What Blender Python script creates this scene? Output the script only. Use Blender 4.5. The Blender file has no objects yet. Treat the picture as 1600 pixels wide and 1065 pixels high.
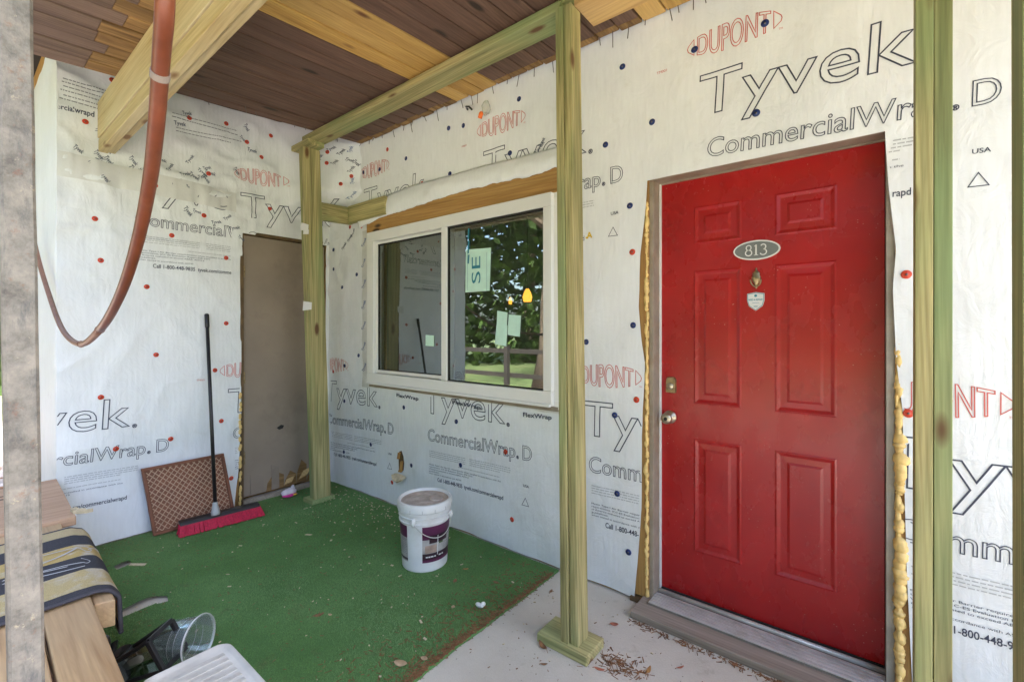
import bpy, bmesh, math, random
from mathutils import Vector, Matrix, noise
R = math.radians
random.seed(7)
SC = bpy.context.scene
COL = SC.collection

# ------------------------------------------------------------------ camera, sky, sun, exposure
CAMH = 1.36
cam = bpy.data.cameras.new('camera'); cam.lens = 16.0; cam.sensor_width = 36.0
cam.shift_y = -0.0122; cam.clip_start = 0.02; cam.clip_end = 400
co = bpy.data.objects.new('camera', cam); COL.objects.link(co)
co.location = (0, 0, CAMH); co.rotation_euler = (R(90), 0, R(38.586))
SC.camera = co
SUN_EL, SUN_AZ = 52.0, 28.0          # azimuth measured clockwise from +Y
w = bpy.data.worlds.new("World"); SC.world = w; w.use_nodes = True
nt = w.node_tree; bg = nt.nodes['Background']
sky = nt.nodes.new('ShaderNodeTexSky'); sky.sky_type = 'NISHITA'; sky.sun_disc = False
sky.sun_elevation = R(SUN_EL); sky.sun_rotation = R(SUN_AZ)
sky.air_density = 0.9; sky.dust_density = 5.0; sky.ozone_density = 1.0
nt.links.new(sky.outputs[0], bg.inputs[0]); bg.inputs[1].default_value = 0.15
sl = bpy.data.lights.new('sun', 'SUN'); sl.energy = 3.0; sl.angle = R(1.0); sl.color = (1.0, 0.985, 0.96)
so = bpy.data.objects.new('sun', sl); COL.objects.link(so)
sd = Vector((math.sin(R(SUN_AZ)) * math.cos(R(SUN_EL)), math.cos(R(SUN_AZ)) * math.cos(R(SUN_EL)), math.sin(R(SUN_EL))))
so.rotation_euler = sd.to_track_quat('Z', 'Y').to_euler()
SC.view_settings.view_transform = 'Standard'; SC.view_settings.look = 'None'
SC.view_settings.exposure = 3.45; SC.view_settings.gamma = 1.0; SC.view_settings.use_curve_mapping = False
SC.cycles.max_bounces = 10; SC.cycles.diffuse_bounces = 6; SC.cycles.transparent_max_bounces = 12

# ------------------------------------------------------------------ survey helpers: sight lines cut with real planes
CA, SA = math.cos(R(38.586)), math.sin(R(38.586))
YW, XE = 2.17, -3.80                     # main wall plane, side wall plane
def ray(px, py):
    l = (px - 800) / 711; v = (513 - py) / 711
    return (CA * l - SA, SA * l + CA, v)
def mw(px, py, Y=YW):
    d = ray(px, py); t = Y / d[1]; return d[0] * t, CAMH + d[2] * t
def ew(px, py, X=XE):
    d = ray(px, py); t = X / d[0]; return d[1] * t, CAMH + d[2] * t
def fl(px, py, z=0.0):
    d = ray(px, py); t = (z - CAMH) / d[2]; return d[0] * t, d[1] * t
def interp(pts, z):
    if z <= pts[0][0]: return pts[0][1]
    for (a, xa), (b, xb) in zip(pts, pts[1:]):
        if z <= b: return xa + (xb - xa) * (z - a) / (b - a)
    return pts[-1][1]
def sstep(a, b, x):
    t = max(0, min(1, (x - a) / (b - a))); return t * t * (3 - 2 * t)

# ------------------------------------------------------------------ object helpers
def tag(o, label=None, cat=None, group=None, kind=None):
    if label: o['label'] = label
    if cat: o['category'] = cat
    if group: o['group'] = group
    if kind: o['kind'] = kind
    return o
def thing(name, label, cat, loc=(0, 0, 0), group=None):
    o = bpy.data.objects.new(name, None); COL.objects.link(o); o.location = loc; o.empty_display_size = .1
    return tag(o, label, cat, group)
def link(name, me, parent=None, kind=None):
    o = bpy.data.objects.new(name, me); COL.objects.link(o)
    if parent is not None:
        root = parent; p = Vector((0, 0, 0))
        while root is not None: p += root.location; root = root.parent
        o.parent = parent; o.matrix_parent_inverse = Matrix.Translation(-p) if parent.type == 'EMPTY' else Matrix.Identity(4)
    if kind: o['kind'] = kind
    return o
class MB:
    def __init__(s): s.v = []; s.f = []; s.m = []
    def add(s, vs, fs, mi=0):
        b = len(s.v); s.v += [tuple(v) for v in vs]; s.f += [tuple(i + b for i in f) for f in fs]; s.m += [mi] * len(fs)
    def hexa(s, p, mi=0):                         # 8 corners: bottom ring, top ring
        s.add(p, [(3, 2, 1, 0), (4, 5, 6, 7), (0, 1, 5, 4), (1, 2, 6, 5), (2, 3, 7, 6), (3, 0, 4, 7)], mi)
    def box(s, x0, x1, y0, y1, z0, z1, mi=0):
        s.hexa([(x0, y0, z0), (x1, y0, z0), (x1, y1, z0), (x0, y1, z0), (x0, y0, z1), (x1, y0, z1), (x1, y1, z1), (x0, y1, z1)], mi)
    def obox(s, c, ax, ay, az, mi=0):             # centre and three half-axis vectors
        c, ax, ay, az = map(Vector, (c, ax, ay, az))
        s.hexa([c - ax - ay - az, c + ax - ay - az, c + ax + ay - az, c - ax + ay - az, c - ax - ay + az, c + ax - ay + az, c + ax + ay + az, c - ax + ay + az], mi)
    def bar(s, p, q, wx, wy, up=(0, 0, 1), mi=0):
        p, q = Vector(p), Vector(q); d = (q - p); n = d.normalized()
        u = n.cross(Vector(up)); u = u.normalized() if u.length > 1e-5 else Vector((1, 0, 0)); vv = u.cross(n)
        s.obox((p + q) / 2, u * wx / 2, vv * wy / 2, d / 2, mi)
    def tube(s, pts, rad, n=10, mi=0, cap=True):
        pts = [Vector(p) for p in pts]; rs = rad if isinstance(rad, (list, tuple)) else [rad] * len(pts)
        b = len(s.v); u = None; fs = []
        for i, p in enumerate(pts):
            d = (pts[min(i + 1, len(pts) - 1)] - pts[max(i - 1, 0)]).normalized()
            if u is None: u = d.orthogonal().normalized()
            u = (u - d * u.dot(d)).normalized(); v = d.cross(u)
            s.v += [tuple(p + (u * math.cos(k * 2 * math.pi / n) + v * math.sin(k * 2 * math.pi / n)) * rs[i]) for k in range(n)]
        for i in range(len(pts) - 1):
            for k in range(n):
                fs.append((b + i * n + k, b + i * n + (k + 1) % n, b + (i + 1) * n + (k + 1) % n, b + (i + 1) * n + k))
        if cap: fs += [tuple(b + k for k in range(n))[::-1], tuple(b + (len(pts) - 1) * n + k for k in range(n))]
        s.f += fs; s.m += [mi] * len(fs)
    def lathe(s, prof, n=32, mi=0, M=None, a0=0, a1=2 * math.pi, off=(0, 0, 0)):
        b = len(s.v); full = abs(a1 - a0 - 2 * math.pi) < 1e-6; cols = n if full else n + 1; fs = []
        for (r, z) in prof:
            for k in range(cols):
                a = a0 + (a1 - a0) * k / n; p = Vector((r * math.cos(a), r * math.sin(a), z))
                if M: p = M @ p
                s.v.append(tuple(p + Vector(off)))
        for i in range(len(prof) - 1):
            for k in range(n):
                k2 = (k + 1) % cols
                fs.append((b + i * cols + k, b + i * cols + k2, b + (i + 1) * cols + k2, b + (i + 1) * cols + k))
        s.f += fs; s.m += [mi] * len(fs)
    def blob(s, c, r, n=8, mi=0, seed=0):
        b = len(s.v); rings = n // 2 + 1; fs = []
        for i in range(rings):
            th = math.pi * i / (rings - 1)
            for k in range(n):
                a = 2 * math.pi * k / n; d = Vector((math.sin(th) * math.cos(a), math.sin(th) * math.sin(a), math.cos(th)))
                q = 1 + .25 * noise.noise(d * 1.3 + Vector((seed * 3.1, seed, 0)))
                s.v.append((c[0] + d.x * r[0] * q, c[1] + d.y * r[1] * q, c[2] + d.z * r[2] * q))
        for i in range(rings - 1):
            for k in range(n):
                fs.append((b + i * n + k, b + (i + 1) * n + k, b + (i + 1) * n + (k + 1) % n, b + i * n + (k + 1) % n))
        s.f += fs; s.m += [mi] * len(fs)
    def mesh(s, name, mats, bevel=0, smooth=False):
        me = bpy.data.meshes.new(name); me.from_pydata(s.v, [], s.f)
        for m in (mats if isinstance(mats, (list, tuple)) else [mats]): me.materials.append(m)
        me.polygons.foreach_set('material_index', s.m)
        if bevel:
            bm = bmesh.new(); bm.from_mesh(me)
            bmesh.ops.bevel(bm, geom=bm.edges[:], offset=bevel, segments=2, affect='EDGES', profile=.5)
            bm.to_mesh(me); bm.free()
        if smooth: me.polygons.foreach_set('use_smooth', [True] * len(me.polygons))
        me.update(); return me
    def build(s, name, mats, parent=None, bevel=0, smooth=False, kind=None):
        return link(name, s.mesh(name, mats, bevel, smooth), parent, kind)
def sharp(o, ang=35):
    me = o.data; me.polygons.foreach_set('use_smooth', [True] * len(me.polygons))
    bm = bmesh.new(); bm.from_mesh(me)
    for e in bm.edges: e.smooth = len(e.link_faces) != 2 or e.calc_face_angle(0) < R(ang)
    bm.to_mesh(me); bm.free(); return o

# ------------------------------------------------------------------ materials
def mat(name, col=(.5, .5, .5), rough=.6, metal=0, spec=.5):
    m = bpy.data.materials.new(name); m.use_nodes = True; b = m.node_tree.nodes['Principled BSDF']
    b.inputs['Base Color'].default_value = (*col, 1); b.inputs['Roughness'].default_value = rough
    b.inputs['Metallic'].default_value = metal; b.inputs['Specular IOR Level'].default_value = spec
    return m
class N:
    def __init__(s, m): s.m = m; s.t = m.node_tree; s.b = s.t.nodes['Principled BSDF']
    def n(s, t, **k):
        x = s.t.nodes.new(t)
        for a, v in k.items():
            if a.startswith('i_'):
                key = a[2:].replace('_', ' ')
                x.inputs[key].default_value = v
            else: setattr(x, a, v)
        return x
    def l(s, a, b): s.t.links.new(a, b)
    def coord(s, scale=(1, 1, 1), rnd=True):
        tc = s.n('ShaderNodeTexCoord'); mp = s.n('ShaderNodeMapping'); mp.inputs['Scale'].default_value = scale
        if rnd:
            oi = s.n('ShaderNodeObjectInfo'); mm = s.n('ShaderNodeVectorMath', operation='MULTIPLY_ADD')
            mm.inputs[1].default_value = (37.1, 61.7, 23.3)
            s.l(oi.outputs['Random'], mm.inputs[0]); s.l(tc.outputs['Object'], mm.inputs[2]); s.l(mm.outputs[0], mp.inputs[0])
        else: s.l(tc.outputs['Object'], mp.inputs[0])
        return mp.outputs[0]
    def noise(s, vec, scale, detail=4, rough=.55, dist=0):
        x = s.n('ShaderNodeTexNoise'); x.inputs['Scale'].default_value = scale; x.inputs['Detail'].default_value = detail
        x.inputs['Roughness'].default_value = rough; x.inputs['Distortion'].default_value = dist
        s.l(vec, x.inputs['Vector']); return x.outputs['Fac']
    def ramp(s, fac, stops):
        x = s.n('ShaderNodeValToRGB'); e = x.color_ramp.elements
        while len(e) < len(stops): e.new(.5)
        for el, (p, c) in zip(e, stops): el.position = p; el.color = (*c, 1) if len(c) == 3 else c
        s.l(fac, x.inputs[0]); return x.outputs[0]
    def mix(s, fac, a, b, mode='MIX'):
        x = s.n('ShaderNodeMix', data_type='RGBA', blend_type=mode)
        for sock, v in ((x.inputs[0], fac), (x.inputs[6], a), (x.inputs[7], b)):
            if isinstance(v, (int, float)): sock.default_value = v
            elif isinstance(v, tuple): sock.default_value = (*v, 1)
            else: s.l(v, sock)
        return x.outputs[2]
    def bump(s, h, strength=.3, dist=.01, prev=None):
        x = s.n('ShaderNodeBump'); x.inputs['Strength'].default_value = strength; x.inputs['Distance'].default_value = dist
        s.l(h, x.inputs['Height'])
        if prev: s.l(prev, x.inputs['Normal'])
        return x.outputs[0]
    def out(s, col=None, rough=None, nrm=None):
        if col is not None: s.l(col, s.b.inputs['Base Color'])
        if rough is not None: s.l(rough, s.b.inputs['Roughness'])
        if nrm is not None: s.l(nrm, s.b.inputs['Normal'])
        return s.m
W3 = ((0, 0, 0), (1, 1, 1))
def wood(name, a, b, axis, c=None, knot=None, rough=.65, ring=1.0, tint=None, bumpy=.25, varied=.35):
    """grain runs along the axis; a/b are late and early wood, c a broad stain tone, knot the knot colour"""
    q = N(mat(name, rough=rough)); sc = [22.0 * ring] * 3; sc[axis] = 1.1
    v = q.coord(tuple(sc))
    sc2 = [3.0] * 3; sc2[axis] = .8; vb = q.coord(tuple(sc2))
    sf = [120.0] * 3; sf[axis] = 3.0; vf = q.coord(tuple(sf))
    g = q.noise(v, 1.0, 5, .6, .6); broad = q.noise(vb, 1.0, 3); fine = q.noise(vf, 1.0, 3)
    col = q.ramp(g, [(.32, a), (.62, b)])
    wv = q.n('ShaderNodeTexWave', wave_type='BANDS', bands_direction='DIAGONAL'); wv.inputs['Scale'].default_value = 1.0; wv.inputs['Distortion'].default_value = 5; wv.inputs['Detail'].default_value = 2; wv.inputs['Detail Scale'].default_value = .35
    sw = [34.0 * ring] * 3; sw[axis] = 1.6; q.l(q.coord(tuple(sw)), wv.inputs['Vector'])
    col = q.mix(varied, col, q.ramp(wv.outputs['Fac'], [(.1, (.72, .67, .61)), (.5, (1, 1, 1))]), 'MULTIPLY')
    if c is not None: col = q.mix(q.ramp(broad, [(.42, (0, 0, 0)), (.66, (.85, .85, .85))]), col, c)
    col = q.mix(varied, col, q.ramp(fine, [(.3, (.45, .42, .4)), (.7, (1, 1, 1))]), 'MULTIPLY')
    if knot is not None:
        sk = [9.0] * 3; sk[axis] = 3.2; vk = q.coord(tuple(sk))
        vo = q.n('ShaderNodeTexVoronoi'); vo.inputs['Scale'].default_value = 1.0; q.l(vk, vo.inputs['Vector'])
        kn = q.ramp(vo.outputs['Distance'], [(.1, (1, 1, 1)), (.2, (0, 0, 0))])
        # only some cells carry a knot
        sel = q.n('ShaderNodeSeparateColor'); q.l(vo.outputs['Color'], sel.inputs[0])
        gt = q.n('ShaderNodeMath', operation='GREATER_THAN'); gt.inputs[1].default_value = .33; q.l(sel.outputs[0], gt.inputs[0])
        mu = q.n('ShaderNodeMath', operation='MULTIPLY'); q.l(kn, mu.inputs[0]); q.l(gt.outputs[0], mu.inputs[1])
        col = q.mix(mu.outputs[0], col, knot)
    oi = q.n('ShaderNodeObjectInfo'); vr = q.ramp(oi.outputs['Random'], [(0, (.78, .78, .78)), (1, (1, 1, 1))])
    col = q.mix(1.0, col, vr, 'MULTIPLY')
    return q.out(col, None, q.bump(q.mix(.5, g, fine), bumpy, .004))
AX = {'x': 0, 'y': 1, 'z': 2}
M = {}
for k, i in AX.items():
    M['green_' + k] = wood('treated_lumber_' + k, (.22, .21, .072), (.60, .51, .23), i, (.27, .37, .15), (.13, .055, .015), ring=1.3, varied=.55)
M['pine_x'] = wood('new_pine_x', (.55, .40, .17), (.74, .60, .32), 0, (.74, .64, .40), (.25, .12, .04))
M['pine_plank'] = wood('new_pine_plank', (.52, .28, .06), (.74, .46, .13), 1, (.68, .44, .16), (.16, .06, .02))
M['ply_tan'] = wood('tan_lumber', (.50, .29, .10), (.66, .43, .17), 0, (.60, .40, .18), (.30, .14, .05), ring=.6)
M['brown_plank'] = wood('brown_stained_plank', (.105, .052, .034), (.20, .112, .075), 1, (.16, .09, .064), (.03, .016, .011), rough=.75, varied=.5)
M['brown_plank_worn'] = wood('worn_brown_plank', (.13, .078, .058), (.26, .17, .13), 1, (.20, .13, .105), (.05, .025, .015), rough=.8, varied=.5)
M['rotten'] = wood('rotten_plank_end', (.12, .06, .02), (.45, .27, .10), 1, (.26, .14, .05), (.03, .015, .008), rough=.9)
M['osb'] = wood('orange_sheathing', (.40, .19, .05), (.58, .33, .10), 2, (.48, .25, .07), (.12, .05, .02))
M['header'] = wood('orange_header', (.42, .20, .05), (.68, .40, .13), 0, (.55, .29, .08), (.06, .025, .01), varied=.5, ring=.8)
M['bench'] = wood('weathered_bench_board', (.42, .235, .10), (.70, .46, .23), 0, (.56, .38, .21), (.10, .05, .03), rough=.7)
M['bench_pink'] = wood('bench_plywood', (.44, .25, .14), (.64, .41, .26), 1, (.50, .30, .18), (.14, .06, .03))
M['greywood'] = wood('grey_sill_wood', (.23, .18, .135), (.40, .33, .265), 0, (.34, .275, .215), None, rough=.7)

def plain(name, col, rough=.5, var=.15, scale=8, metal=0, bump=.0, bscale=60, spec=.5, dirt=None):
    q = N(mat(name, col, rough, metal, spec)); v = q.coord((1, 1, 1))
    n = q.noise(v, scale, 5); c = q.ramp(n, [(.3, tuple(x * (1 - var) for x in col)), (.7, tuple(min(1, x * (1 + var * .4)) for x in col))])
    if dirt:
        c = q.mix(q.ramp(q.noise(v, scale * .6, 6, .7), [(.52, (0, 0, 0)), (.72, (.8, .8, .8))]), c, dirt)
    nr = q.bump(q.noise(v, bscale, 3), bump, .003) if bump else None
    return q.out(c, None, nr)
def m_wrap():
    q = N(mat('house_wrap', (.78, .77, .75), .55, 0, .35)); v = q.coord((1, 1, 1), False)
    cloud = q.noise(v, 2.2, 5, .6); c = q.ramp(cloud, [(.3, (.755, .76, .765)), (.7, (.81, .817, .825))])
    fib = q.noise(q.coord((60, 60, 9), False), 1.0, 3); c = q.mix(.10, c, q.ramp(fib, [(.35, (.6, .6, .6)), (.65, (1, 1, 1))]), 'MULTIPLY')
    smut = q.ramp(q.noise(v, 5.5, 6, .72), [(.60, (0, 0, 0)), (.78, (.30, .30, .30))]); c = q.mix(smut, c, (.52, .48, .43))
    wv = q.n('ShaderNodeTexWave', wave_type='BANDS', bands_direction='DIAGONAL'); wv.inputs['Scale'].default_value = 22; wv.inputs['Distortion'].default_value = 1.5
    wv.inputs['Detail'].default_value = 2; wv.inputs['Detail Scale'].default_value = .6
    q.l(q.coord((1, 1, .04), False), wv.inputs['Vector'])
    b = q.bump(wv.outputs['Fac'], .10, .003)
    b = q.bump(q.noise(q.coord((1, 1, .7), False), 11, 4, .6, 1.4), .40, .011, b)
    b = q.bump(q.noise(q.coord((1, 1, 1), False), 120, 2), .08, .002, b)
    return q.out(c, None, b)
M['wrap'] = m_wrap()
M['tape'] = plain('seam_tape', (.70, .69, .67), .4, .12, 5, bump=.4, bscale=30)
M['flex'] = plain('flashing_tape', (.66, .65, .63), .5, .15, 9, bump=.6, bscale=45)
M['ink'] = mat('navy_ink', (.045, .05, .085), .6)
M['ink_red'] = mat('red_ink', (.58, .12, .10), .6)
M['ink_scrap'] = mat('blue_black_ink', (.09, .11, .16), .6); M['ink_grey'] = mat('grey_ink', (.22, .22, .24), .6)
M['ink_pale'] = mat('pale_grey_ink', (.45, .45, .46), .6)
M['ink_blue'] = mat('pale_blue_ink', (.16, .22, .38), .6)
M['cap_red'] = mat('red_cap', (.55, .045, .015), .35); M['cap_blue'] = mat('blue_cap', (.012, .028, .13), .35)
M['nail'] = mat('nail_steel', (.16, .14, .13), .45, .9)
M['red_door'] = None
q = N(mat('red_door_paint', (.37, .010, .012), .28, 0, .5)); v = q.coord((1, 1, 1), False)
c = q.ramp(q.noise(v, 3.5, 5), [(.3, (.31, .007, .009)), (.7, (.40, .011, .012))])
vo = q.n('ShaderNodeTexVoronoi'); vo.inputs['Scale'].default_value = 55; q.l(v, vo.inputs['Vector'])
spk = q.ramp(vo.outputs['Distance'], [(.08, (1, 1, 1)), (.13, (0, 0, 0))])
zz = q.n('ShaderNodeSeparateXYZ'); q.l(v, zz.inputs[0])
low = q.ramp(q.noise(v, 5, 5, .7), [(.50, (0, 0, 0)), (.62, (.9, .9, .9))])
mu = q.mix(1.0, spk, low, 'MULTIPLY'); c = q.mix(mu, c, (.55, .34, .27))
c = q.mix(q.ramp(q.noise(q.coord((3, 3, 40), False), 1.5, 5, .7), [(.62, (0, 0, 0)), (.74, (.16, .16, .16))]), c, (.50, .16, .12))
c = q.mix(q.ramp(q.noise(q.coord((4, 4, 3), False), 1.0, 6, .7), [(.56, (0, 0, 0)), (.74, (.25, .25, .25))]), c, (.22, .010, .010))
streak = q.ramp(q.noise(q.coord((5, 5, 3), False), 1.5, 5), [(.4, (.23, .23, .23)), (.7, (.34, .34, .34))])
q.out(c, streak, q.bump(q.noise(q.coord((1, 1, 1), False), 260, 2), .05, .0015)); M['red_door'] = q.m
M['jamb'] = plain('jamb_paint', (.30, .25, .19), .6, .25, 12, bump=.3, dirt=(.22, .15, .09))
M['jamb_grey'] = plain('jamb_grey_paint', (.42, .39, .34), .6, .2, 14, bump=.3, dirt=(.30, .24, .18))
M['foam'] = plain('spray_foam', (.80, .55, .20), .55, .3, 30, bump=.5, bscale=120)
M['vinyl'] = plain('white_vinyl', (.74, .73, .70), .35, .04, 4)
M['gap'] = mat('dark_gap', (.02, .018, .016), .9)
M['metal'] = plain('aluminium', (.62, .59, .55), .42, .2, 9, metal=.35, dirt=(.30, .25, .20))
M['brass'] = plain('antique_brass', (.36, .27, .155), .35, .45, 60, metal=.8)
M['grime'] = plain('grimy_metal', (.20, .175, .15), .6, .4, 12)
M['nickel'] = plain('satin_nickel', (.55, .47, .36), .28, .2, 30, metal=.9)
M['plaque'] = mat('plaque_grey', (.16, .17, .16), .5); M['white'] = plain('white_paint', (.74, .73, .70), .45, .06, 10)
M['concrete'] = None
q = N(mat('concrete', (.42, .39, .35), .85)); v = q.coord((1, 1, 1), False)
c = q.ramp(q.noise(v, 1.6, 6, .65), [(.28, (.45, .395, .32)), (.72, (.62, .56, .47))])
c = q.mix(q.ramp(q.noise(v, 7, 6, .75), [(.58, (0, 0, 0)), (.75, (.5, .5, .5))]), c, (.24, .20, .16))
c = q.mix(.25, c, q.ramp(q.noise(v, 220, 2), [(.3, (.5, .5, .5)), (.7, (1, 1, 1))]), 'MULTIPLY')
vo = q.n('ShaderNodeTexVoronoi'); vo.inputs['Scale'].default_value = 26; q.l(v, vo.inputs['Vector'])
c = q.mix(q.ramp(vo.outputs['Distance'], [(.05, (.8, .8, .8)), (.10, (0, 0, 0))]), c, (.11, .085, .065))
q.out(c, None, q.bump(q.noise(v, 90, 4), .25, .004)); M['concrete'] = q.m
q = N(mat('turf_backing', (.02, .10, .03), .95)); v = q.coord((1, 1, 1), False)
c = q.ramp(q.noise(v, 2.0, 5, .6), [(.3, (.08, .19, .045)), (.7, (.145, .29, .085))])
c = q.mix(q.ramp(q.noise(v, 9, 6, .75), [(.56, (0, 0, 0)), (.76, (.55, .55, .55))]), c, (.10, .085, .035))
c = q.mix(.6, c, q.ramp(q.noise(v, 260, 2), [(.3, (.35, .35, .35)), (.7, (1, 1, 1))]), 'MULTIPLY')
q.out(c, None, q.bump(q.noise(v, 300, 2), .8, .006)); M['turf'] = q.m
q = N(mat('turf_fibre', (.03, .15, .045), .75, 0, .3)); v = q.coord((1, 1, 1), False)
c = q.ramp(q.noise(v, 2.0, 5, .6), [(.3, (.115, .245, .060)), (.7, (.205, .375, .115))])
c = q.mix(q.ramp(q.noise(v, 1.3, 4, .6), [(.45, (0, 0, 0)), (.72, (.75, .75, .75))]), c, (.29, .44, .19))  # broad paler patches paint dappled light into the turf colour
c = q.mix(.6, c, q.ramp(q.noise(v, 160, 1), [(.3, (.45, .45, .45)), (.7, (1, 1, 1))]), 'MULTIPLY')
sy = q.n('ShaderNodeSeparateXYZ'); q.l(v, sy.inputs[0]); mr_ = q.n('ShaderNodeMapRange'); mr_.inputs[1].default_value = -3.35; mr_.inputs[2].default_value = -3.8; q.l(sy.outputs[0], mr_.inputs[0])
c = q.mix(q.mix(1.0, mr_.outputs[0], q.ramp(q.noise(v, 6, 5, .7), [(.35, (0, 0, 0)), (.6, (.9, .9, .9))]), 'MULTIPLY'), c, (.20, .13, .06))
c = q.mix(q.ramp(q.noise(v, 9, 6, .75), [(.56, (0, 0, 0)), (.76, (.6, .6, .6))]), c, (.20, .155, .06))
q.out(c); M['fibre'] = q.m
M['chip'] = plain('pale_wood_chip', (.62, .50, .33), .8, .3, 30)
M['needle'] = plain('brown_needle', (.20, .085, .032), .8, .4, 40)
M['leaf_brown'] = plain('dry_brown_leaf', (.26, .12, .05), .7, .4, 40); M['leaf_orange'] = plain('orange_leaf', (.42, .20, .06), .65, .3, 40)
M['leaf_tan'] = plain('tan_leaf', (.48, .33, .19), .7, .3, 40); M['leaf_red'] = plain('reddish_leaf', (.42, .14, .08), .7, .3, 40)
q = N(mat('weathered_steel', (.30, .25, .20), .75, .1)); v = q.coord((1, 1, 1), False)
c = q.ramp(q.noise(v, 20, 8, .75), [(.30, (.095, .082, .068)), (.5, (.215, .19, .16)), (.70, (.31, .27, .22))])
c = q.mix(q.ramp(q.noise(q.coord((30, 30, 9), False), 1.0, 6, .75), [(.52, (0, 0, 0)), (.72, (.85, .85, .85))]), c, (.075, .075, .08))
c = q.mix(q.ramp(q.noise(v, 28, 6, .75), [(.58, (0, 0, 0)), (.72, (.7, .7, .7))]), c, (.22, .09, .05))
c = q.mix(q.ramp(q.noise(v, 36, 5, .7), [(.64, (0, 0, 0)), (.74, (.8, .8, .8))]), c, (.50, .42, .28))
q.out(c, None, q.bump(q.noise(v, 40, 6, .7), .5, .006)); M['pole'] = q.m
M['conduit'] = plain('rust_red_conduit', (.17, .044, .018), .38, .3, 14, dirt=(.21, .075, .04)); M['conduit_pale'] = plain('faded_conduit', (.27, .13, .085), .5, .25, 20)
M['ring'] = plain('grey_coupling', (.25, .20, .17), .6)
M['util_door'] = plain('brown_door_skin', (.27, .208, .155), .6, .15, 3, bump=.15, bscale=25, dirt=(.18, .135, .10))
M['dark_trim'] = plain('dark_trim', (.13, .075, .03), .7, .4, 20)
M['black'] = plain('black_plastic', (.018, .016, .017), .4, .2, 20); M['broom_red'] = plain('red_bristle', (.52, .012, .05), .6, .4, 90)
M['grey_plastic'] = plain('grey_plastic', (.38, .38, .37), .5)
M['lattice_back'] = plain('brown_panel', (.19, .062, .026), .6, .3, 14); M['lattice_line'] = plain('pale_weave', (.48, .30, .19), .6, .3, 50)
M['bucket'] = plain('bucket_plastic', (.70, .69, .67), .38, .08, 8, dirt=(.58, .55, .50)); M['lid'] = plain('dusty_lid', (.50, .41, .35), .8, .35, 16, dirt=(.34, .25, .19))
M['purple'] = plain('label_purple', (.10, .016, .06), .4, .2, 12); M['label_dark'] = plain('label_dark', (.035, .012, .022), .4, .3, 18)
M['label_grey'] = plain('label_grey', (.42, .39, .36), .45, .3, 25); M['label_tan'] = plain('label_picture', (.40, .28, .22), .45, .4, 20); M['label_green'] = plain('label_green', (.08, .12, .04), .4)
M['pink'] = plain('pink_plastic', (.62, .03, .25), .35, .2, 20); M['pack_white'] = plain('white_film', (.66, .58, .62), .35, .2, 20); M['yellow'] = plain('yellow_print', (.75, .48, .03), .5)
M['mint'] = plain('mint_paper', (.56, .80, .69), .6, .08, 20); M['teal'] = mat('teal_ink', (.02, .20, .27), .5)
M['orange'] = mat('orange_plastic', (.85, .16, .02), .4); M['film'] = mat('clear_film', (.7, .68, .66), .25)
M['lidgrey'] = plain('dirty_white_plastic', (.50, .465, .41), .5, .2, 12, dirt=(.26, .215, .17))
M['tyre'] = M['black']
def m_glass(name, tint, lo, hi, haze=0):
    m = bpy.data.materials.new(name); m.use_nodes = True; t = m.node_tree; t.nodes.clear()
    o = t.nodes.new('ShaderNodeOutputMaterial'); mx = t.nodes.new('ShaderNodeMixShader'); tr = t.nodes.new('ShaderNodeBsdfTransparent'); gl = t.nodes.new('ShaderNodeBsdfGlossy')
    tr.inputs[0].default_value = (*tint, 1); gl.inputs['Roughness'].default_value = .012 if name == 'window_glass' else 0.0; gl.inputs[0].default_value = (.86, .95, .90, 1)
    fr = t.nodes.new('ShaderNodeFresnel'); fr.inputs[0].default_value = 1.5; mr = t.nodes.new('ShaderNodeMapRange')
    mr.inputs[1].default_value = .04; mr.inputs[2].default_value = 1; mr.inputs[3].default_value = lo; mr.inputs[4].default_value = hi
    t.links.new(fr.outputs[0], mr.inputs[0]); t.links.new(mr.outputs[0], mx.inputs[0]); t.links.new(tr.outputs[0], mx.inputs[1]); t.links.new(gl.outputs[0], mx.inputs[2]); t.links.new(mx.outputs[0], o.inputs[0])
    if haze:
        df = t.nodes.new('ShaderNodeBsdfTranslucent'); d2 = t.nodes.new('ShaderNodeBsdfDiffuse'); ad = t.nodes.new('ShaderNodeMixShader'); m2 = t.nodes.new('ShaderNodeMixShader'); m2.inputs[0].default_value = haze
        t.links.new(df.outputs[0], ad.inputs[1]); t.links.new(d2.outputs[0], ad.inputs[2]); t.links.new(mx.outputs[0], m2.inputs[1]); t.links.new(ad.outputs[0], m2.inputs[2]); t.links.new(m2.outputs[0], o.inputs[0])
    return m
M['pane'] = m_glass('window_glass', (.62, .68, .64), .22, 1.0, .035)
M['cup'] = m_glass('clear_plastic', (.93, .95, .95), .12, .9, .14); M['lantern_glass'] = m_glass('lantern_glass', (.55, .58, .57), .2, .9)
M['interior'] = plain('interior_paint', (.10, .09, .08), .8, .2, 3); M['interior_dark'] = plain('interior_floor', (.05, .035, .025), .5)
def emit(name, col, s):
    m = mat(name, col); b = m.node_tree.nodes['Principled BSDF']; b.inputs['Emission Color'].default_value = (*col, 1); b.inputs['Emission Strength'].default_value = s; return m
M['amber'] = emit('lit_amber_shade', (1.0, .42, .05), .30)
M['lawn'] = plain('lawn', (.12, .165, .055), .9, .4, 3, bump=.6, bscale=20, dirt=(.16, .11, .06)); M['litter'] = plain('leaf_litter_ground', (.31, .285, .27), .95, .4, 9, bump=1, bscale=25, dirt=(.17, .13, .11))
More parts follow.
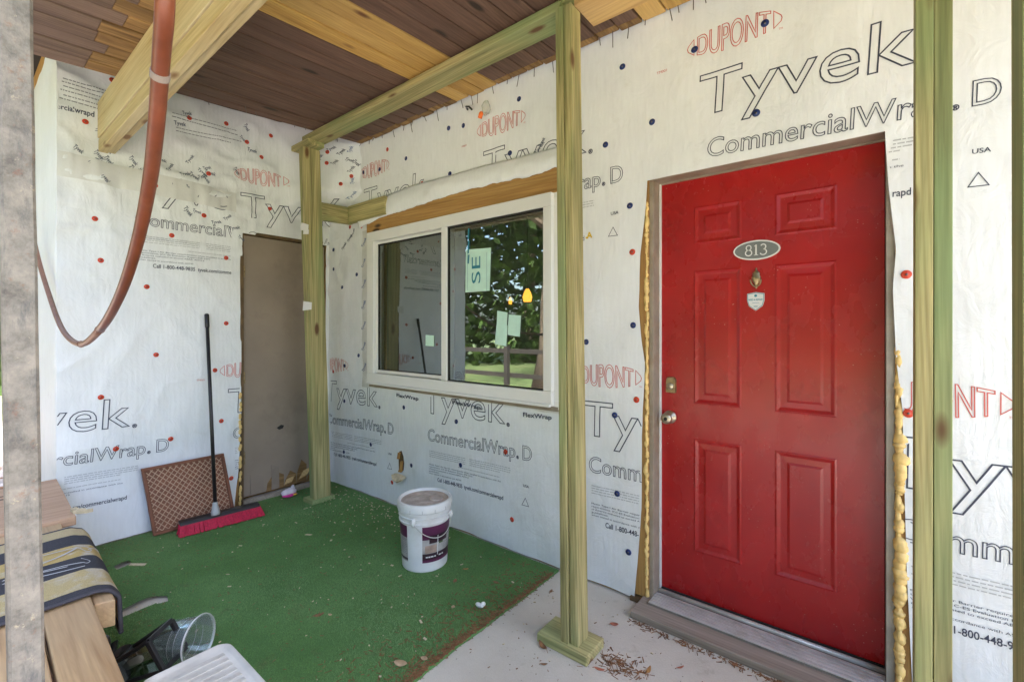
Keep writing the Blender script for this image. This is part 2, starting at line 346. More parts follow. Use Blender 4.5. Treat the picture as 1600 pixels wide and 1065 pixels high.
M['bark'] = plain('bark', (.13, .09, .06), .9, .4, 12, bump=1, bscale=18); M['foliage'] = plain('foliage', (.055, .10, .022), .7, .5, 4); M['foliage2'] = plain('light_foliage', (.09, .15, .03), .7, .4, 4)
M['fence'] = plain('fence_wood', (.045, .035, .03), .9, .3, 10); M['siding'] = plain('brown_siding', (.10, .08, .06), .8, .2, 3); M['roofing'] = plain('dark_roofing', (.045, .04, .036), 1.0, spec=.1)

# ------------------------------------------------------------------ text
_tc = {}
def glyphs(s, outline, bold=0.0):
    key = (s, outline, bold)
    if key in _tc: return _tc[key]
    c = bpy.data.curves.new('t', 'FONT'); c.body = s; c.resolution_u = 4; c.offset = bold
    c.fill_mode = 'NONE' if outline else 'FRONT'
    o = bpy.data.objects.new('t', c); COL.objects.link(o)
    dg = bpy.context.evaluated_depsgraph_get(); e = o.evaluated_get(dg); me = e.to_mesh()
    vs = [(v.co.x, v.co.y) for v in me.vertices]
    loops = []
    if outline:
        adj = {}
        for ed in me.edges:
            a, b = ed.vertices; adj.setdefault(a, []).append(b); adj.setdefault(b, []).append(a)
        seen = set()
        for a in adj:
            if a in seen: continue
            lp = [a]; seen.add(a); cur = a
            while True:
                nx = [b for b in adj[cur] if b not in seen]
                if not nx: break
                cur = nx[0]; seen.add(cur); lp.append(cur)
            if len(lp) > 2: loops.append([vs[i] for i in lp])
        faces = None
    else: faces = [tuple(p.vertices) for p in me.polygons]
    e.to_mesh_clear(); bpy.data.objects.remove(o); bpy.data.curves.remove(c)
    xs = [p[0] for p in vs]; _tc[key] = (vs, loops, faces, min(xs), max(xs)); return _tc[key]
CAPH = .682
def text_geo(mb, s, surf, a, b, cap, outline=0.0, allow=None, arch=0.0, mi=0, bold=0.0, italic=0.0):
    """s set on the baseline a->b (surface coordinates), stretched to fit; surf(u,v,h) gives the point h above the surface"""
    vs, loops, faces, x0, x1 = glyphs(s, outline > 0, bold)
    L = math.hypot(b[0] - a[0], b[1] - a[1]); ex = ((b[0] - a[0]) / L, (b[1] - a[1]) / L); ey = (-ex[1], ex[0])
    sx, sy = L / (x1 - x0), cap / CAPH
    def mp(p):
        u = (p[0] - x0) * sx; v = (p[1] + bold) / (CAPH + 2 * bold) * cap; k = u / L * 2 - 1
        if arch: v = v + (v / cap - .5) * arch * (1 - k * k) * 2
        u += italic * v
        return a[0] + ex[0] * u + ey[0] * v, a[1] + ex[1] * u + ey[1] * v
    if outline > 0:
        for lp in loops:
            P = [mp(p) for p in lp]; ribbon(mb, P, outline, surf, True, allow, mi)
    else:
        P = [mp(p) for p in vs]; keep = [f for f in faces if allow is None or allow(*P[f[0]])]
        if keep:
            base = len(mb.v); mb.v += [tuple(surf(u, v, .0016)) for u, v in P]; mb.f += [tuple(i + base for i in f) for f in keep]; mb.m += [mi] * len(keep)
def ribbon(mb, P, wd, surf, closed=True, allow=None, mi=0, h=.0016):
    Q = []
    n = len(P)
    for i in range(n if closed else n - 1):
        a, b = P[i], P[(i + 1) % n]; d = math.hypot(b[0] - a[0], b[1] - a[1])
        if d < 1e-6: continue
        k = max(1, int(d / .018))
        for j in range(k): Q.append((a[0] + (b[0] - a[0]) * j / k, a[1] + (b[1] - a[1]) * j / k))
    if not closed: Q.append(P[-1])
    n = len(Q)
    if n < 2: return
    L, Rr = [], []
    for i in range(n):
        p0 = Q[i - 1] if (closed or i > 0) else Q[i]; p2 = Q[(i + 1) % n] if (closed or i < n - 1) else Q[i]; p = Q[i]
        d1 = Vector((p[0] - p0[0], p[1] - p0[1])); d2 = Vector((p2[0] - p[0], p2[1] - p[1]))
        d1 = d1.normalized() if d1.length > 1e-9 else d2.normalized(); d2 = d2.normalized() if d2.length > 1e-9 else d1
        t = d1 + d2; t = t.normalized() if t.length > 1e-6 else d1
        nn = Vector((-t.y, t.x)); c = max(.5, nn.dot(Vector((-d1.y, d1.x)))); o = nn * (wd / 2 / c)
        L.append((p[0] + o.x, p[1] + o.y)); Rr.append((p[0] - o.x, p[1] - o.y))
    b = len(mb.v)
    for l, r in zip(L, Rr): mb.v.append(tuple(surf(l[0], l[1], h))); mb.v.append(tuple(surf(r[0], r[1], h)))
    for i in range(n if closed else n - 1):
        if allow and not allow(*Q[i]): continue
        j = (i + 1) % n; mb.f.append((b + 2 * i, b + 2 * i + 1, b + 2 * j + 1, b + 2 * j)); mb.m.append(mi)
def greek(mb, surf, u0, u1, v, hgt, allow=None, slope=0.0, mi=0, rnd=random):
    u = u0
    while u < u1:
        wd = rnd.uniform(.006, .026); e = min(u + wd, u1); vv = v + slope * (u - u0)
        if allow is None or (allow(u, vv) and allow(e, vv)):
            b = len(mb.v); mb.v += [tuple(surf(*p, .0016)) for p in ((u, vv), (e, vv + slope * (e - u)), (e, vv + hgt), (u, vv + hgt))]
            mb.f.append((b, b + 1, b + 2, b + 3)); mb.m.append(mi)
        u = e + .004

# ------------------------------------------------------------------ ground, slab
m = MB(); m.add([(-60, -60, -.12), (60, -60, -.12), (60, 60, -.12), (-60, 60, -.12)], [(0, 1, 2, 3)])
tag(m.build('lawn', M['lawn']), kind='structure')
m = MB(); m.add([(-14, -4.6, -.116), (6, -4.6, -.116), (6, .6, -.116), (-14, .6, -.116)], [(0, 1, 2, 3)])
tag(m.build('bare_ground', M['litter']), kind='structure')
m = MB(); m.box(-3.92, 3.2, -.05, 2.3, -.3, 0)
tag(m.build('patio_slab', M['concrete'], None, .006), kind='structure')

# ------------------------------------------------------------------ main wall
def curve(pts, plane=mw): return sorted([(plane(*p)[1], plane(*p)[0]) for p in pts])
doorL = curve([(1012, 290), (1009, 330), (1001, 400), (998, 480), (1003, 530), (1009, 570), (1005, 640), (1003, 720), (1002, 800), (997, 870), (992, 935)])
doorR = curve([(1383, 215), (1388, 290), (1400, 390), (1395, 450), (1400, 560), (1410, 640), (1413, 760), (1417, 900), (1425, 1060)])
DT = 2.085
WX0, WX1 = mw(577, 360)[0], mw(864, 300)[0]; WZ0, WZ1 = .94, 2.13       # window opening
def cornerX(z): return XE + .48 * sstep(2.27, 2.5, z)
def n3(x, y, z): return noise.noise(Vector((x, y, z)))
def crease(x, y, z): return max(0, 1 - abs(n3(x, y, z)) * 5) ** 2
def dmain(X, Z):
    a = .007 * n3(X * 2.2, Z * 1.6, 3.3) + .005 * n3(X * 6, Z * 4.5, 8.1) + .0026 * n3(X * 14, Z * 11, 1.7)
    a += .012 * sstep(2.45, 2.8, Z) * n3(X * 5, Z * 2.5, 5.5) + .003 * crease(X * 2.5 + Z, Z * 2.5 - X, 4.4) + .006 * crease(X * 7, Z * 5 + X * 3, 6.4) * sstep(-2.9, -3.5, X)
    a += .016 * sstep(-3.45, -3.8, X) * (1 - sstep(2.2, 2.4, Z)) * (1 + .6 * n3(X * 9, Z * 4, .3)) + .02 * sstep(-3.2, -3.5, X) * sstep(1.4, 1.7, Z) * max(0, n3(X * 8 + Z * 5, Z * 8, 2)) * 1.5
    a += .012 * sstep(.25, 0, Z) * n3(X * 5, 0, 9)
    a += .010 * math.exp(-((X + 2.62) / .12) ** 2 - ((Z - .33) / .1) ** 2)
    return a + .004
def smain(X, Z, h=0): return (X, YW - dmain(X, Z) - h, Z)
def patches(mb, surf, P, st=.028):
    for (z0, z1, fl_, fr_) in P:
        nz = max(1, round((z1 - z0) / st)); mid = (z0 + z1) / 2; nx = max(1, round((fr_(mid) - fl_(mid)) / st))
        b = len(mb.v)
        for j in range(nz + 1):
            z = z0 + (z1 - z0) * j / nz; a, c = fl_(z), fr_(z)
            mb.v += [surf(a + (c - a) * i / nx, z) for i in range(nx + 1)]
        for j in range(nz):
            for i in range(nx):
                k = b + j * (nx + 1) + i; mb.f.append((k, k + 1, k + nx + 2, k + nx + 1)); mb.m.append(0)
wall = thing('house_wall', 'long house wall covered in white printed house wrap, with the window and red door in it', 'wall', (-1.3, 2.3, 0))
RX = 1.3
m = MB()                                        # sheathing behind the wrap, with the openings left free
m.box(-3.9, WX0, 2.185, 2.34, 0, 3.3); m.box(WX0, WX1, 2.185, 2.34, 0, WZ0); m.box(WX0, WX1, 2.185, 2.34, WZ1, 3.3)
m.box(WX1, -.93, 2.185, 2.34, 0, 3.3); m.box(-.93, .10, 2.185, 2.34, 2.12, 3.3); m.box(.10, RX, 2.185, 2.34, 0, 3.3)
m.build('sheathing', M['osb'], wall)
cL, cR = (lambda z: XE), (lambda z: RX)
m = MB()
patches(m, smain, [(.012, WZ0, cL, lambda z: interp(doorL, z)), (WZ0, WZ1, cL, lambda z: WX0), (WZ0, DT, lambda z: WX1, lambda z: interp(doorL, z)),
                   (DT, WZ1, lambda z: WX1, cR), (WZ1, 3.02, lambda z: cornerX(z) - .02, cR), (.012, DT, lambda z: interp(doorR, z), cR)])
wrap = m.build('house_wrap', M['wrap'], wall, smooth=True)
# wrap edge at the left of the door hangs free and turns out a little at the bottom
# ---- the printing
flap_lo = curve([(566, 357), (600, 342), (640, 330), (690, 312), (740, 296), (790, 285), (830, 277), (870, 265)])
def allow_main(X, Z):
    if WX0 - .07 < X < WX1 + .05 and .90 < Z < 2.36: return False
    if Z < DT + .02 and interp(doorL, Z) - .006 < X < interp(doorR, Z) + .006: return False
    return X > (XE + .03 if Z < 2.3 else -3.30) and X < RX - .02
def allow_main2(X, Z): return allow_main(X, Z) and not (WX0 - .08 < X < WX1 + .2 and .895 < Z < 1.0)
PRESS = ["Meets Type I Air Barrier requirements when installed in accordance with the", "requirements. ICC-ES Evaluation Report ESR-2375", "of America evaluated to exceed ABAA, ASTM E", "guidelines.", "when tested in accordance with ASTM"]
def module(parent, surf, allow, x, z, slope=0.0, w=1.0, ink='ink', seed=0, skip=()):
    """one repeat of the print: x,z = foot of the big T"""
    rnd = random.Random(seed); P = lambda u, v: (x + u * w, z + v + slope * u)
    th = .0054
    if 'logo' not in skip:
        m = MB(); text_geo(m, 'DUPONT', surf, P(-.008, .292), P(.287, .292), .088, .0034, allow, .020, bold=.03)
        for s, ux in ((-1, -.022), (1, .300)):
            a = [(ux, .30), (ux + .0, .372), (ux + s * .026, .347), (ux + s * .030, .335), (ux + s * .026, .322)]
            ribbon(m, [P(*p) for p in a], .0034, surf, True, allow)
        text_geo(m, 'TM', surf, P(.318, .288), P(.332, .288), .008, 0, allow)
        if m.f: m.build('printed_logo', M['ink_red'], parent)
    m = MB(); text_geo(m, 'Tyvek', surf, P(-.005, 0), P(.742, 0), .208, th, allow, bold=.05, italic=.03)
    text_geo(m, '®', surf, P(.758, .0), P(.782, .0), .022, .0022, allow)
    if m.f: m.build('printed_word', M[ink], parent)
    m = MB(); text_geo(m, 'CommercialWrap', surf, P(.036, -.185), P(.825, -.185), .088, .0034, allow, bold=.03, italic=.02)
    text_geo(m, '®', surf, P(.836, -.185), P(.854, -.185), .018, .002, allow)
    text_geo(m, 'D', surf, P(.886, -.185), P(.952, -.185), .088, .0034, allow, bold=.02)
    if m.f: m.build('printed_word', M[ink], parent)
    m = MB()
    for k, dz in enumerate((-.255, -.268, -.281, -.294)):
        for (a, b) in ((.05, .40), (.44, .79 if k != 3 else .70)): greek(m, surf, x + a * w, x + b * w, z + dz + slope * a, .0042, allow, slope, 0, rnd)
    greek(m, surf, x + .33 * w, x + .70 * w, z - .325 + slope * .33, .0042, allow, slope, 0, rnd)
    if m.f: m.build('small_print', M['ink_pale'], parent)
    m = MB()
    for k, ln in enumerate(PRESS):
        v = -.352 - .0155 * k; text_geo(m, ln, surf, P(.05, v), P(.05 + len(ln) * .0088, v), .0088, 0, allow)
    text_geo(m, 'Call 1-800-448-9835  tyvek.com/commercialwrapd', surf, P(.13, -.458), P(.73, -.458), .026, 0, allow, bold=.012)
    text_geo(m, 'USA', surf, P(.885, -.345), P(.93, -.345), .016, 0, allow, bold=.012)
    ribbon(m, [P(.875, -.455), P(.925, -.455), P(.90, -.41)], .003, surf, True, allow)
    if m.f: m.build('small_print', M[ink], parent)
    m = MB(); text_geo(m, 'TM001', surf, P(-.20, .27), P(-.15, .27), .012, 0, allow)
    if m.f: m.build('printed_word', M['ink_red'], parent)
for i, (x, z, sl_) in enumerate(((-3.845, .70, .03), (-2.526, .745, .02), (-1.235, .775, .01), (.022, .775, .01))):
    module(wrap, smain, allow_main2 if i in (1,) else allow_main, x, z, sl_, seed=i)
for i, (x, z, sl_) in enumerate(((-.63, 2.316, -.028), (-1.957, 2.292, .0), (-3.275, 2.30, .0))):
    module(wrap, smain, allow_main, x, z, sl_, seed=9 + i)
# ---- cap nails
def cap_mesh(nm, c):
    m = MB(); m.lathe([(.0001, .0035), (.005, .0036), (.0052, .0024), (.012, .003), (.0155, .0018), (.0158, 0)], 14, 0); m.lathe([(.0001, .0048), (.004, .0042), (.0045, .003)], 8, 1)
    return m.mesh(nm, [M[c], M['nail']], smooth=True)
capR, capB = cap_mesh('red_cap_nail', 'cap_red'), cap_mesh('blue_cap_nail', 'cap_blue')
def cap(me, pos, nrm, parent):
    o = link('cap_nail', me, None); root = parent
    o.parent = parent; o.matrix_parent_inverse = Matrix.Translation(-root.location)
    q_ = Vector(nrm).to_track_quat('Z', 'Y'); o.location = pos; o.rotation_mode = 'QUATERNION'; o.rotation_quaternion = q_
for px, py in [(606, 234), (660, 287), (566, 354), (548, 355), (523, 580), (613, 753), (791, 705), (800, 811), (989, 394), (995, 624), (1416, 429), (1419, 645)]:
    X, Z = mw(px, py); cap(capR, smain(X, Z, .001), (random.uniform(-.1, .1), -1, random.uniform(-.1, .1)), wall)
for px, py in [(569, 270), (594, 265), (635, 248), (704, 272), (702, 201), (725, 197), (798, 240), (811, 155), (947, 227), (972, 104), (1019, 191), (1086, 79), (1196, 39), (1182, 178), (985, 322),
               (990, 508), (917, 534), (961, 648), (964, 771), (982, 862), (560, 429), (537, 449), (526, 391), (526, 421), (561, 555), (540, 571), (540, 626), (632, 636), (580, 694), (540, 705), (645, 726), (714, 658), (720, 726), (1475, 40)]:
    X, Z = mw(px, py); cap(capB, smain(X, Z, .001), (random.uniform(-.1, .1), -1, random.uniform(-.1, .1)), wall)
# ---- header exposed above the window, the rolled wrap flap over it, tape round the window
m = MB(); hx0, hx1 = mw(576, 340)[0], mw(886, 280)[0]
nx = 60; up = curve([(576, 318), (700, 278), (870, 222)]); 
zt = lambda X: 2.33 + .01 * n3(X * 4, 1, 1)
m.box(hx0, hx1, YW - .019, YW + .02, 2.125, 2.34)
m.build('header_board', M['header'], wall, .003)
m = MB(); b = 0; rows = 9
def flap_low(X):
    pts = sorted([(mw(px, py)[0], mw(px, py)[1]) for px, py in [(566, 357), (600, 340), (640, 328), (690, 311), (740, 296), (790, 285), (830, 277), (872, 264)]]); return interp(pts, X) - .006 + .010 * n3(X * 11, 4, 4) + .006 * n3(X * 31, 2, 4)
def flap_up(X):
    pts = sorted([(mw(px, py)[0], mw(px, py)[1]) for px, py in [(566, 322), (600, 309), (650, 290), (700, 277), (760, 260), (820, 246), (872, 232)]]); return interp(pts, X) + .004 * n3(X * 9, 7, 4)
fx0, fx1 = mw(566, 340)[0], mw(880, 250)[0]; cols = 110
for j in range(rows):
    t = j / (rows - 1)
    for i in range(cols + 1):
        X = fx0 + (fx1 - fx0) * i / cols; z = flap_low(X) * (1 - t) + flap_up(X) * t
        bul = .022 * math.sin(math.pi * min(1, .15 + t * .85)) + .006 * n3(X * 7, t * 2, 3) + .004 * n3(X * 16, t * 4, 7)
        m.v.append((X, YW - .022 - max(bul, -.002), z))
for j in range(rows - 1):
    for i in range(cols): k = j * (cols + 1) + i; m.f.append((k, k + 1, k + cols + 2, k + cols + 1)); m.m.append(0)
o = m.build('wrap_flap', M['wrap'], wall, smooth=True)
sol = o.modifiers.new('thickness', 'SOLIDIFY'); sol.thickness = .003
def strip(name, lo, hi, u0, u1, off, mt, n=90, rows=5, amp=.003, parent=None):
    m = MB()
    for j in range(rows):
        for i in range(n + 1):
            X = u0 + (u1 - u0) * i / n; z = lo(X) + (hi(X) - lo(X)) * j / (rows - 1)
            m.v.append(smain(X, z, off + amp * (1 + n3(X * 10, z * 10, 6)) * .8))
    for j in range(rows - 1):
        for i in range(n): k = j * (n + 1) + i; m.f.append((k, k + 1, k + n + 2, k + n + 1)); m.m.append(0)
    return m.build(name, mt, parent or wall, smooth=True)
tl = lambda X: .895 + .010 * n3(X * 4, 2, 2) + .006 * n3(X * 13, 2, 2) - .015 * sstep(-1.7, -1.45, X)
tape = strip('flashing_tape', tl, lambda X: .97, WX0 - .06, WX1 + .09, .002, M['flex'])
def stape(X, Z, h=0): p = smain(X, Z, .0075 + h); return p
m = MB()
for a, b_ in (((622, 619), (656, 625)), ((709, 630), (753, 639)), ((820, 650), (864, 655))):
    text_geo(m, 'FlexWrap', stape, mw(*a), mw(*b_), .026, 0, None, bold=.02)
m.build('printed_word', M['ink'], tape)
# vertical tape left of the window
tv = MB(); xs0, xs1 = WX0 - .085, WX0 + .02
for j in range(41):
    z = .88 + (2.16 - .88) * j / 40
    for i in range(4): X = xs0 + .006 * n3(z * 6, 1, 1) * (i == 0) + (xs1 - xs0) * i / 3; tv.v.append(smain(X, z, .004 + .002 * n3(z * 8, i, 3)))
for j in range(40):
    for i in range(3): k = j * 4 + i; tv.f.append((k, k + 1, k + 5, k + 4)); tv.m.append(0)
tape2 = tv.build('flashing_tape', M['flex'], wall, smooth=True)
m = MB()
for k in range(7):
    z = 1.0 + k * .17; X = WX0 - .045; text_geo(m, 'Tyvek', lambda u, v, h: smain(u, v, .0085 + h), (X - .02, z), (X + .025, z + .075), .028, 0, None, bold=.02)
m.build('printed_word', M['ink_blue'], tape2)
# crumpled seam tape scraps with print in the inner corner
def scraps(surf, pts, parent, size=.075, rnd=random.Random(5)):
    for px, py, ang in pts:
        m = MB(); u, v = (mw if surf is smain else ew)(px, py)
        c, s_ = math.cos(R(ang)), math.sin(R(ang)); L = size * rnd.uniform(.8, 1.2)
        text_geo(m, 'Tyvek', surf, (u, v), (u + c * L, v + s_ * L), .024 * rnd.uniform(.8, 1.2), 0, None, bold=.022)
        m.build('printed_word', M['ink_scrap'], parent)
scraps(smain, [(538, 392, 50), (546, 380, 40), (552, 372, 60), (845, 232, 50), (838, 243, 40)], wrap)
# ---- torn outlet hole
hX, hZ = mw(628, 722); m = MB()
pts = [(-.03, -.06), (.0, -.075), (.028, -.05), (.034, .0), (.024, .05), (.004, .09), (-.022, .08), (-.034, .03)]
m.add([smain(hX + a, hZ + b_ , .004) for a, b_ in pts], [tuple(range(8))]); hole = m.build('torn_hole', M['dark_trim'], wall)
m = MB(); 
for a, z, l, hgt in ((-.02, .05, .016, .05), (.012, -.02, .018, .07), (.0, -.06, .03, .02)): m.obox((hX + a, YW - .014, hZ + z), (l / 2, .002, 0), (0, .006, 0), (.006, 0, hgt / 2))
m.build('wood_splinter', M['osb'], hole)
m = MB(); k = [(-.075, -.098, .03), (-.03, -.115, .055), (.02, -.125, .06), (.06, -.105, .045), (.07, -.085, .012), (.0, -.08, .008), (-.05, -.085, .01)]
m.add([(hX + a, YW - .012 - d, hZ + z) for a, z, d in k] , [tuple(range(7))]); f = m.build('torn_flap', M['chip'], hole); sol = f.modifiers.new('thickness', 'SOLIDIFY'); sol.thickness = .012
# yellow crayon mark and cable tie scrap
m = MB(); X, Z = mw(922, 369)
for a, b_ in (((-.012, -.012), (.0, .02)), ((.0, .02), (.014, -.012)), ((-.008, .0), (.01, .0)), ((-.012, -.012), (-.022, -.004))): ribbon(m, [(X + a[0], Z + a[1]), (X + b_[0], Z + b_[1])], .008, smain, False)
m.build('crayon_mark', M['yellow'], wrap)

# ------------------------------------------------------------------ side wall
side = thing('side_wall', 'end wall wrapped in white printed house wrap, closing the porch beside the brown utility door', 'wall', (-3.9, 1.2, 0))
EY0 = ew(88, 400)[0]
DY0, DZ1 = 1.43, 2.09                          # utility door opening
def dside(Y, Z):
    a = .009 * n3(Y * 2.4, Z * 1.7, 13.3) + .007 * n3(Y * 6, Z * 4, 18.1) + .003 * n3(Y * 15, Z * 10, 11.7) + .012 * sstep(1.9, 2.2, Z) * n3(Y * 5 + Z * 2, Z * 7, 21.5)
    q_ = math.exp(-((Z - 2.30) / .14) ** 2); a += q_ * (.012 * n3(Y * 9, Z * 16, 2.2) + .006 + .008 * crease(Y * 6, Z * 9, 1.2))
    a += .018 * sstep(2.3, 2.6, Z) * n3(Y * 4 + Z * 3, Z * 5, 4.1) + .014 * sstep(1.95, 2.3, Z) * crease(Y * 3.5 + Z, Z * 4.5 - Y, 7.7) + .006 * crease(Y * 3, Z * 2, 2.9)
    a += .008 * math.exp(-((Z - 1.98 + .03 * Y) / .012) ** 2)
    br = .48 * sstep(2.27, 2.5, Z); t = max(0, (Y - 1.72) / .45); a += br * t + .035 * sstep(1.85, 2.05, Y) * sstep(1.9, 2.3, Z) * n3(Y * 9 + Z * 4, Z * 6 - Y * 5, 6)
    a += .05 * sstep(.35, .0, Z) * sstep(1.2, .75, Y) * .3
    return a + .004
def sside(Y, Z, h=0): return (XE + dside(Y, Z) + h * 1.7, Y, Z)
m = MB(); m.box(-3.95, -3.825, EY0 + .02, DY0, 0, 3.3); m.box(-3.95, -3.825, DY0, 2.18, DZ1 + .01, 3.3); m.box(-3.95, -3.825, 2.125, 2.18, 0, DZ1)
m.box(-6.2, -3.95, EY0 + .02, 2.18, -.1, 3.3)
m.build('sheathing', M['osb'], side)
dedge = sorted([(ew(px, py)[1], ew(px, py)[0]) for px, py in [(378, 366), (377, 450), (376, 560), (376, 640), (373, 720), (366, 790)]])
m = MB()
patches(m, sside, [(.012, DZ1, lambda z: EY0, lambda z: interp(dedge, z)), (DZ1, 3.1, lambda z: EY0, lambda z: 2.180), (.012, DZ1, lambda z: 2.118, lambda z: 2.168)], .02)
b = len(m.v)                                    # the wrap turns the outer corner and runs along the street side
for j in range(40):
    z = -.05 + 3.15 * j / 39
    for i in range(30):
        X = XE - (2.3) * (i / 29) ** 1.5; m.v.append((X + (.004 if i == 0 else 0), EY0 - .004 - .010 * n3(X * 3, z * 2.5, 31) - .006 * n3(X * 8, z * 7, 32) + .01 * (i == 0), z))
for j in range(39):
    for i in range(29): k = b + j * 30 + i; m.f.append((k, k + 30, k + 31, k + 1)); m.m.append(0)
swrap = m.build('house_wrap', M['wrap'], side, smooth=True)
def allow_side(Y, Z):
    if Z < DZ1 + .01 and Y > interp(dedge, Z) - .004: return False
    return EY0 + .004 < Y < 2.15
def upA(Y, Z): return allow_side(Y, Z) and Y < 1.36 and not (Z > 2.33)
def upB(Y, Z): return allow_side(Y, Z) and Y > 1.33
module(swrap, sside, upA, .756, 2.226, 0, seed=21, skip=('logo',))
module(swrap, sside, upB, 1.438, 2.205, .06, seed=22)
module(swrap, sside, allow_side, .018, .735, -.03, seed=23); module(swrap, sside, allow_side, 1.335, .71, -.02, seed=24)
m = MB(); a, b_ = ew(70, 167), ew(147, 184); text_geo(m, '.com/commercialwrapd', sside, (a[0] - .12, a[1]), b_, .03, 0, allow_side, bold=.02); m.build('printed_word', M['ink'], swrap)
m = MB()
for py in (122, 127, 133, 139, 146, 152): a, b_ = ew(88, py), ew(170 - (py - 122) * .3, py + 22); greek(m, sside, a[0], b_[0], a[1], .006, allow_side, (b_[1] - a[1]) / (b_[0] - a[0]))
for (pa, pb) in (((268, 178), (370, 205)), ((268, 183), (372, 212)), ((275, 200), (378, 222)), ((275, 205), (360, 224))): a, b_ = ew(*pa), ew(*pb); greek(m, sside, a[0], b_[0], a[1], .006, allow_side, (b_[1] - a[1]) / (b_[0] - a[0]))
m.build('small_print', M['ink_grey'], swrap)
rr = random.Random(11); sp = []
for i in range(26): x = rr.uniform(95, 375); sp.append((x, 232 + (x - 90) * .19 + rr.uniform(-14, 34), rr.choice((-55, -35, 20, 60, -10))))
for i in range(8): sp.append((rr.uniform(145, 160) if i < 5 else rr.uniform(170, 200), rr.uniform(150, 250) if i < 5 else rr.uniform(245, 270), -55))
for x, y in ((285, 180), (272, 195), (380, 195), (374, 213), (386, 235), (364, 262), (330, 350), (350, 345), (300, 330), (285, 325), (370, 370), (357, 360)): sp.append((x, y, rr.uniform(-60, 60)))
scraps(sside, sp, swrap, .066)
sp = [(512, 237, 30), (530, 243, 50), (538, 250, -20), (498, 252, 60), (520, 258, 40), (546, 240, 70), (549, 252, -50), (548, 270, 60), (553, 288, 80), (552, 310, 70)]
for px, py, an in sp:
    X = -3.55; Y, Z = ew(px, py, X); Yb = 1.72 + .45 * (X + 3.8) / .48; m = MB(); t = (py - 232) * 0
    # on the diagonal of wrap that bridges the corner
    d = ray(px, py); tt = (1.72 * .48 + .45 * 3.8 * -1 - 0) ; k = .48 / .45
    tpar = (-3.8 - k * 1.72) / (d[0] - k * d[1]); Y = d[1] * tpar; Z = CAMH + d[2] * tpar
    c, s_ = math.cos(R(an)), math.sin(R(an)); text_geo(m, 'Tyvek', sside, (Y, Z), (Y + c * .05, Z + s_ * .06), .022, 0, lambda u, v: u < 2.15, bold=.02)
    m.build('printed_word', M['ink'] if an < 70 else M['ink_blue'], swrap)
# horizontal lap of the upper sheet
m = MB(); n_ = 80
for i in range(n_ + 1):
    Y = EY0 + (1.39 - EY0) * i / n_; z = 2.345 - .03 * i / n_ + .010 * n3(Y * 5, 3, 3)
    for k, (dz, hh) in enumerate(((.07, .003), (.0, .004), (-.075 + .01 * n3(Y * 8, 1, 6), .0035))): m.v.append(sside(Y, z + dz, hh + .003 * abs(n3(Y * 14, k, 2))))
for i in range(n_):
    for k in range(2): a = i * 3 + k; m.f.append((a, a + 3, a + 4, a + 1)); m.m.append(0)
m.build('seam_tape', M['tape'], side, smooth=True)
for px, py in [(175, 126), (133, 191), (295, 185), (354, 193), (386, 222), (325, 272), (241, 291), (148, 342), (318, 337), (268, 368), (157, 407), (353, 403), (229, 448), (353, 505), (244, 554), (335, 578), (345, 657),
               (157, 620), (180, 700), (266, 685), (360, 746), (422, 213), (408, 246), (421, 326), (503, 338), (522, 340)]:
    Y, Z = ew(px, py); cap(capR, sside(Y, Z, .001), (1, random.uniform(-.1, .1), random.uniform(-.1, .1)), side)
for px, py in [(511, 238), (510, 255), (550, 275), (531, 288)]:
    d = ray(px, py); k = .48 / .45; tp = (-3.8 - k * 1.72) / (d[0] - k * d[1]); cap(capR, sside(d[1] * tp, CAMH + d[2] * tp, .003), (.7, -.7, 0), side)
X_, Z_ = mw(511, 467); cap(capR, smain(X_, Z_, .001), (0, -1, 0), wall)
m = MB()                                        # cut edge trim and foam round the utility door
m.box(-3.825, -3.79, DY0 - .006, DY0 + .018, .0, DZ1 + .02); m.box(-3.825, -3.79, DY0 + .018, 2.12, DZ1 - .006, DZ1 + .02)
m.build('door_trim', M['dark_trim'], side, .003)
m = MB()
for k in range(26): z = .03 + k * .014 * (1 + .3 * random.random()) * 2; m.blob((-3.785, DY0 - .012 + .006 * random.random(), z), (.008, .012, .022), 6, 0, k)
m.build('foam_bead', M['foam'], side, smooth=True)
# mass of the building behind both walls (roof over the rooms, unseen eave added for shade)
tag((lambda mm: (mm.box(-6.2, 3.0, 2.36, 6.4, 3.05, 3.2), mm.box(-6.4, -3.32, -.20, .40, 3.305, 3.36), mm.box(-6.4, -3.82, .401, 2.30, 3.305, 3.36), mm.build('roof_and_shade_eave', M['roofing']))[-1])(MB()), 'flat dark roof over the rooms behind the wrapped wall, with an unseen eave added for shade', 'roof')

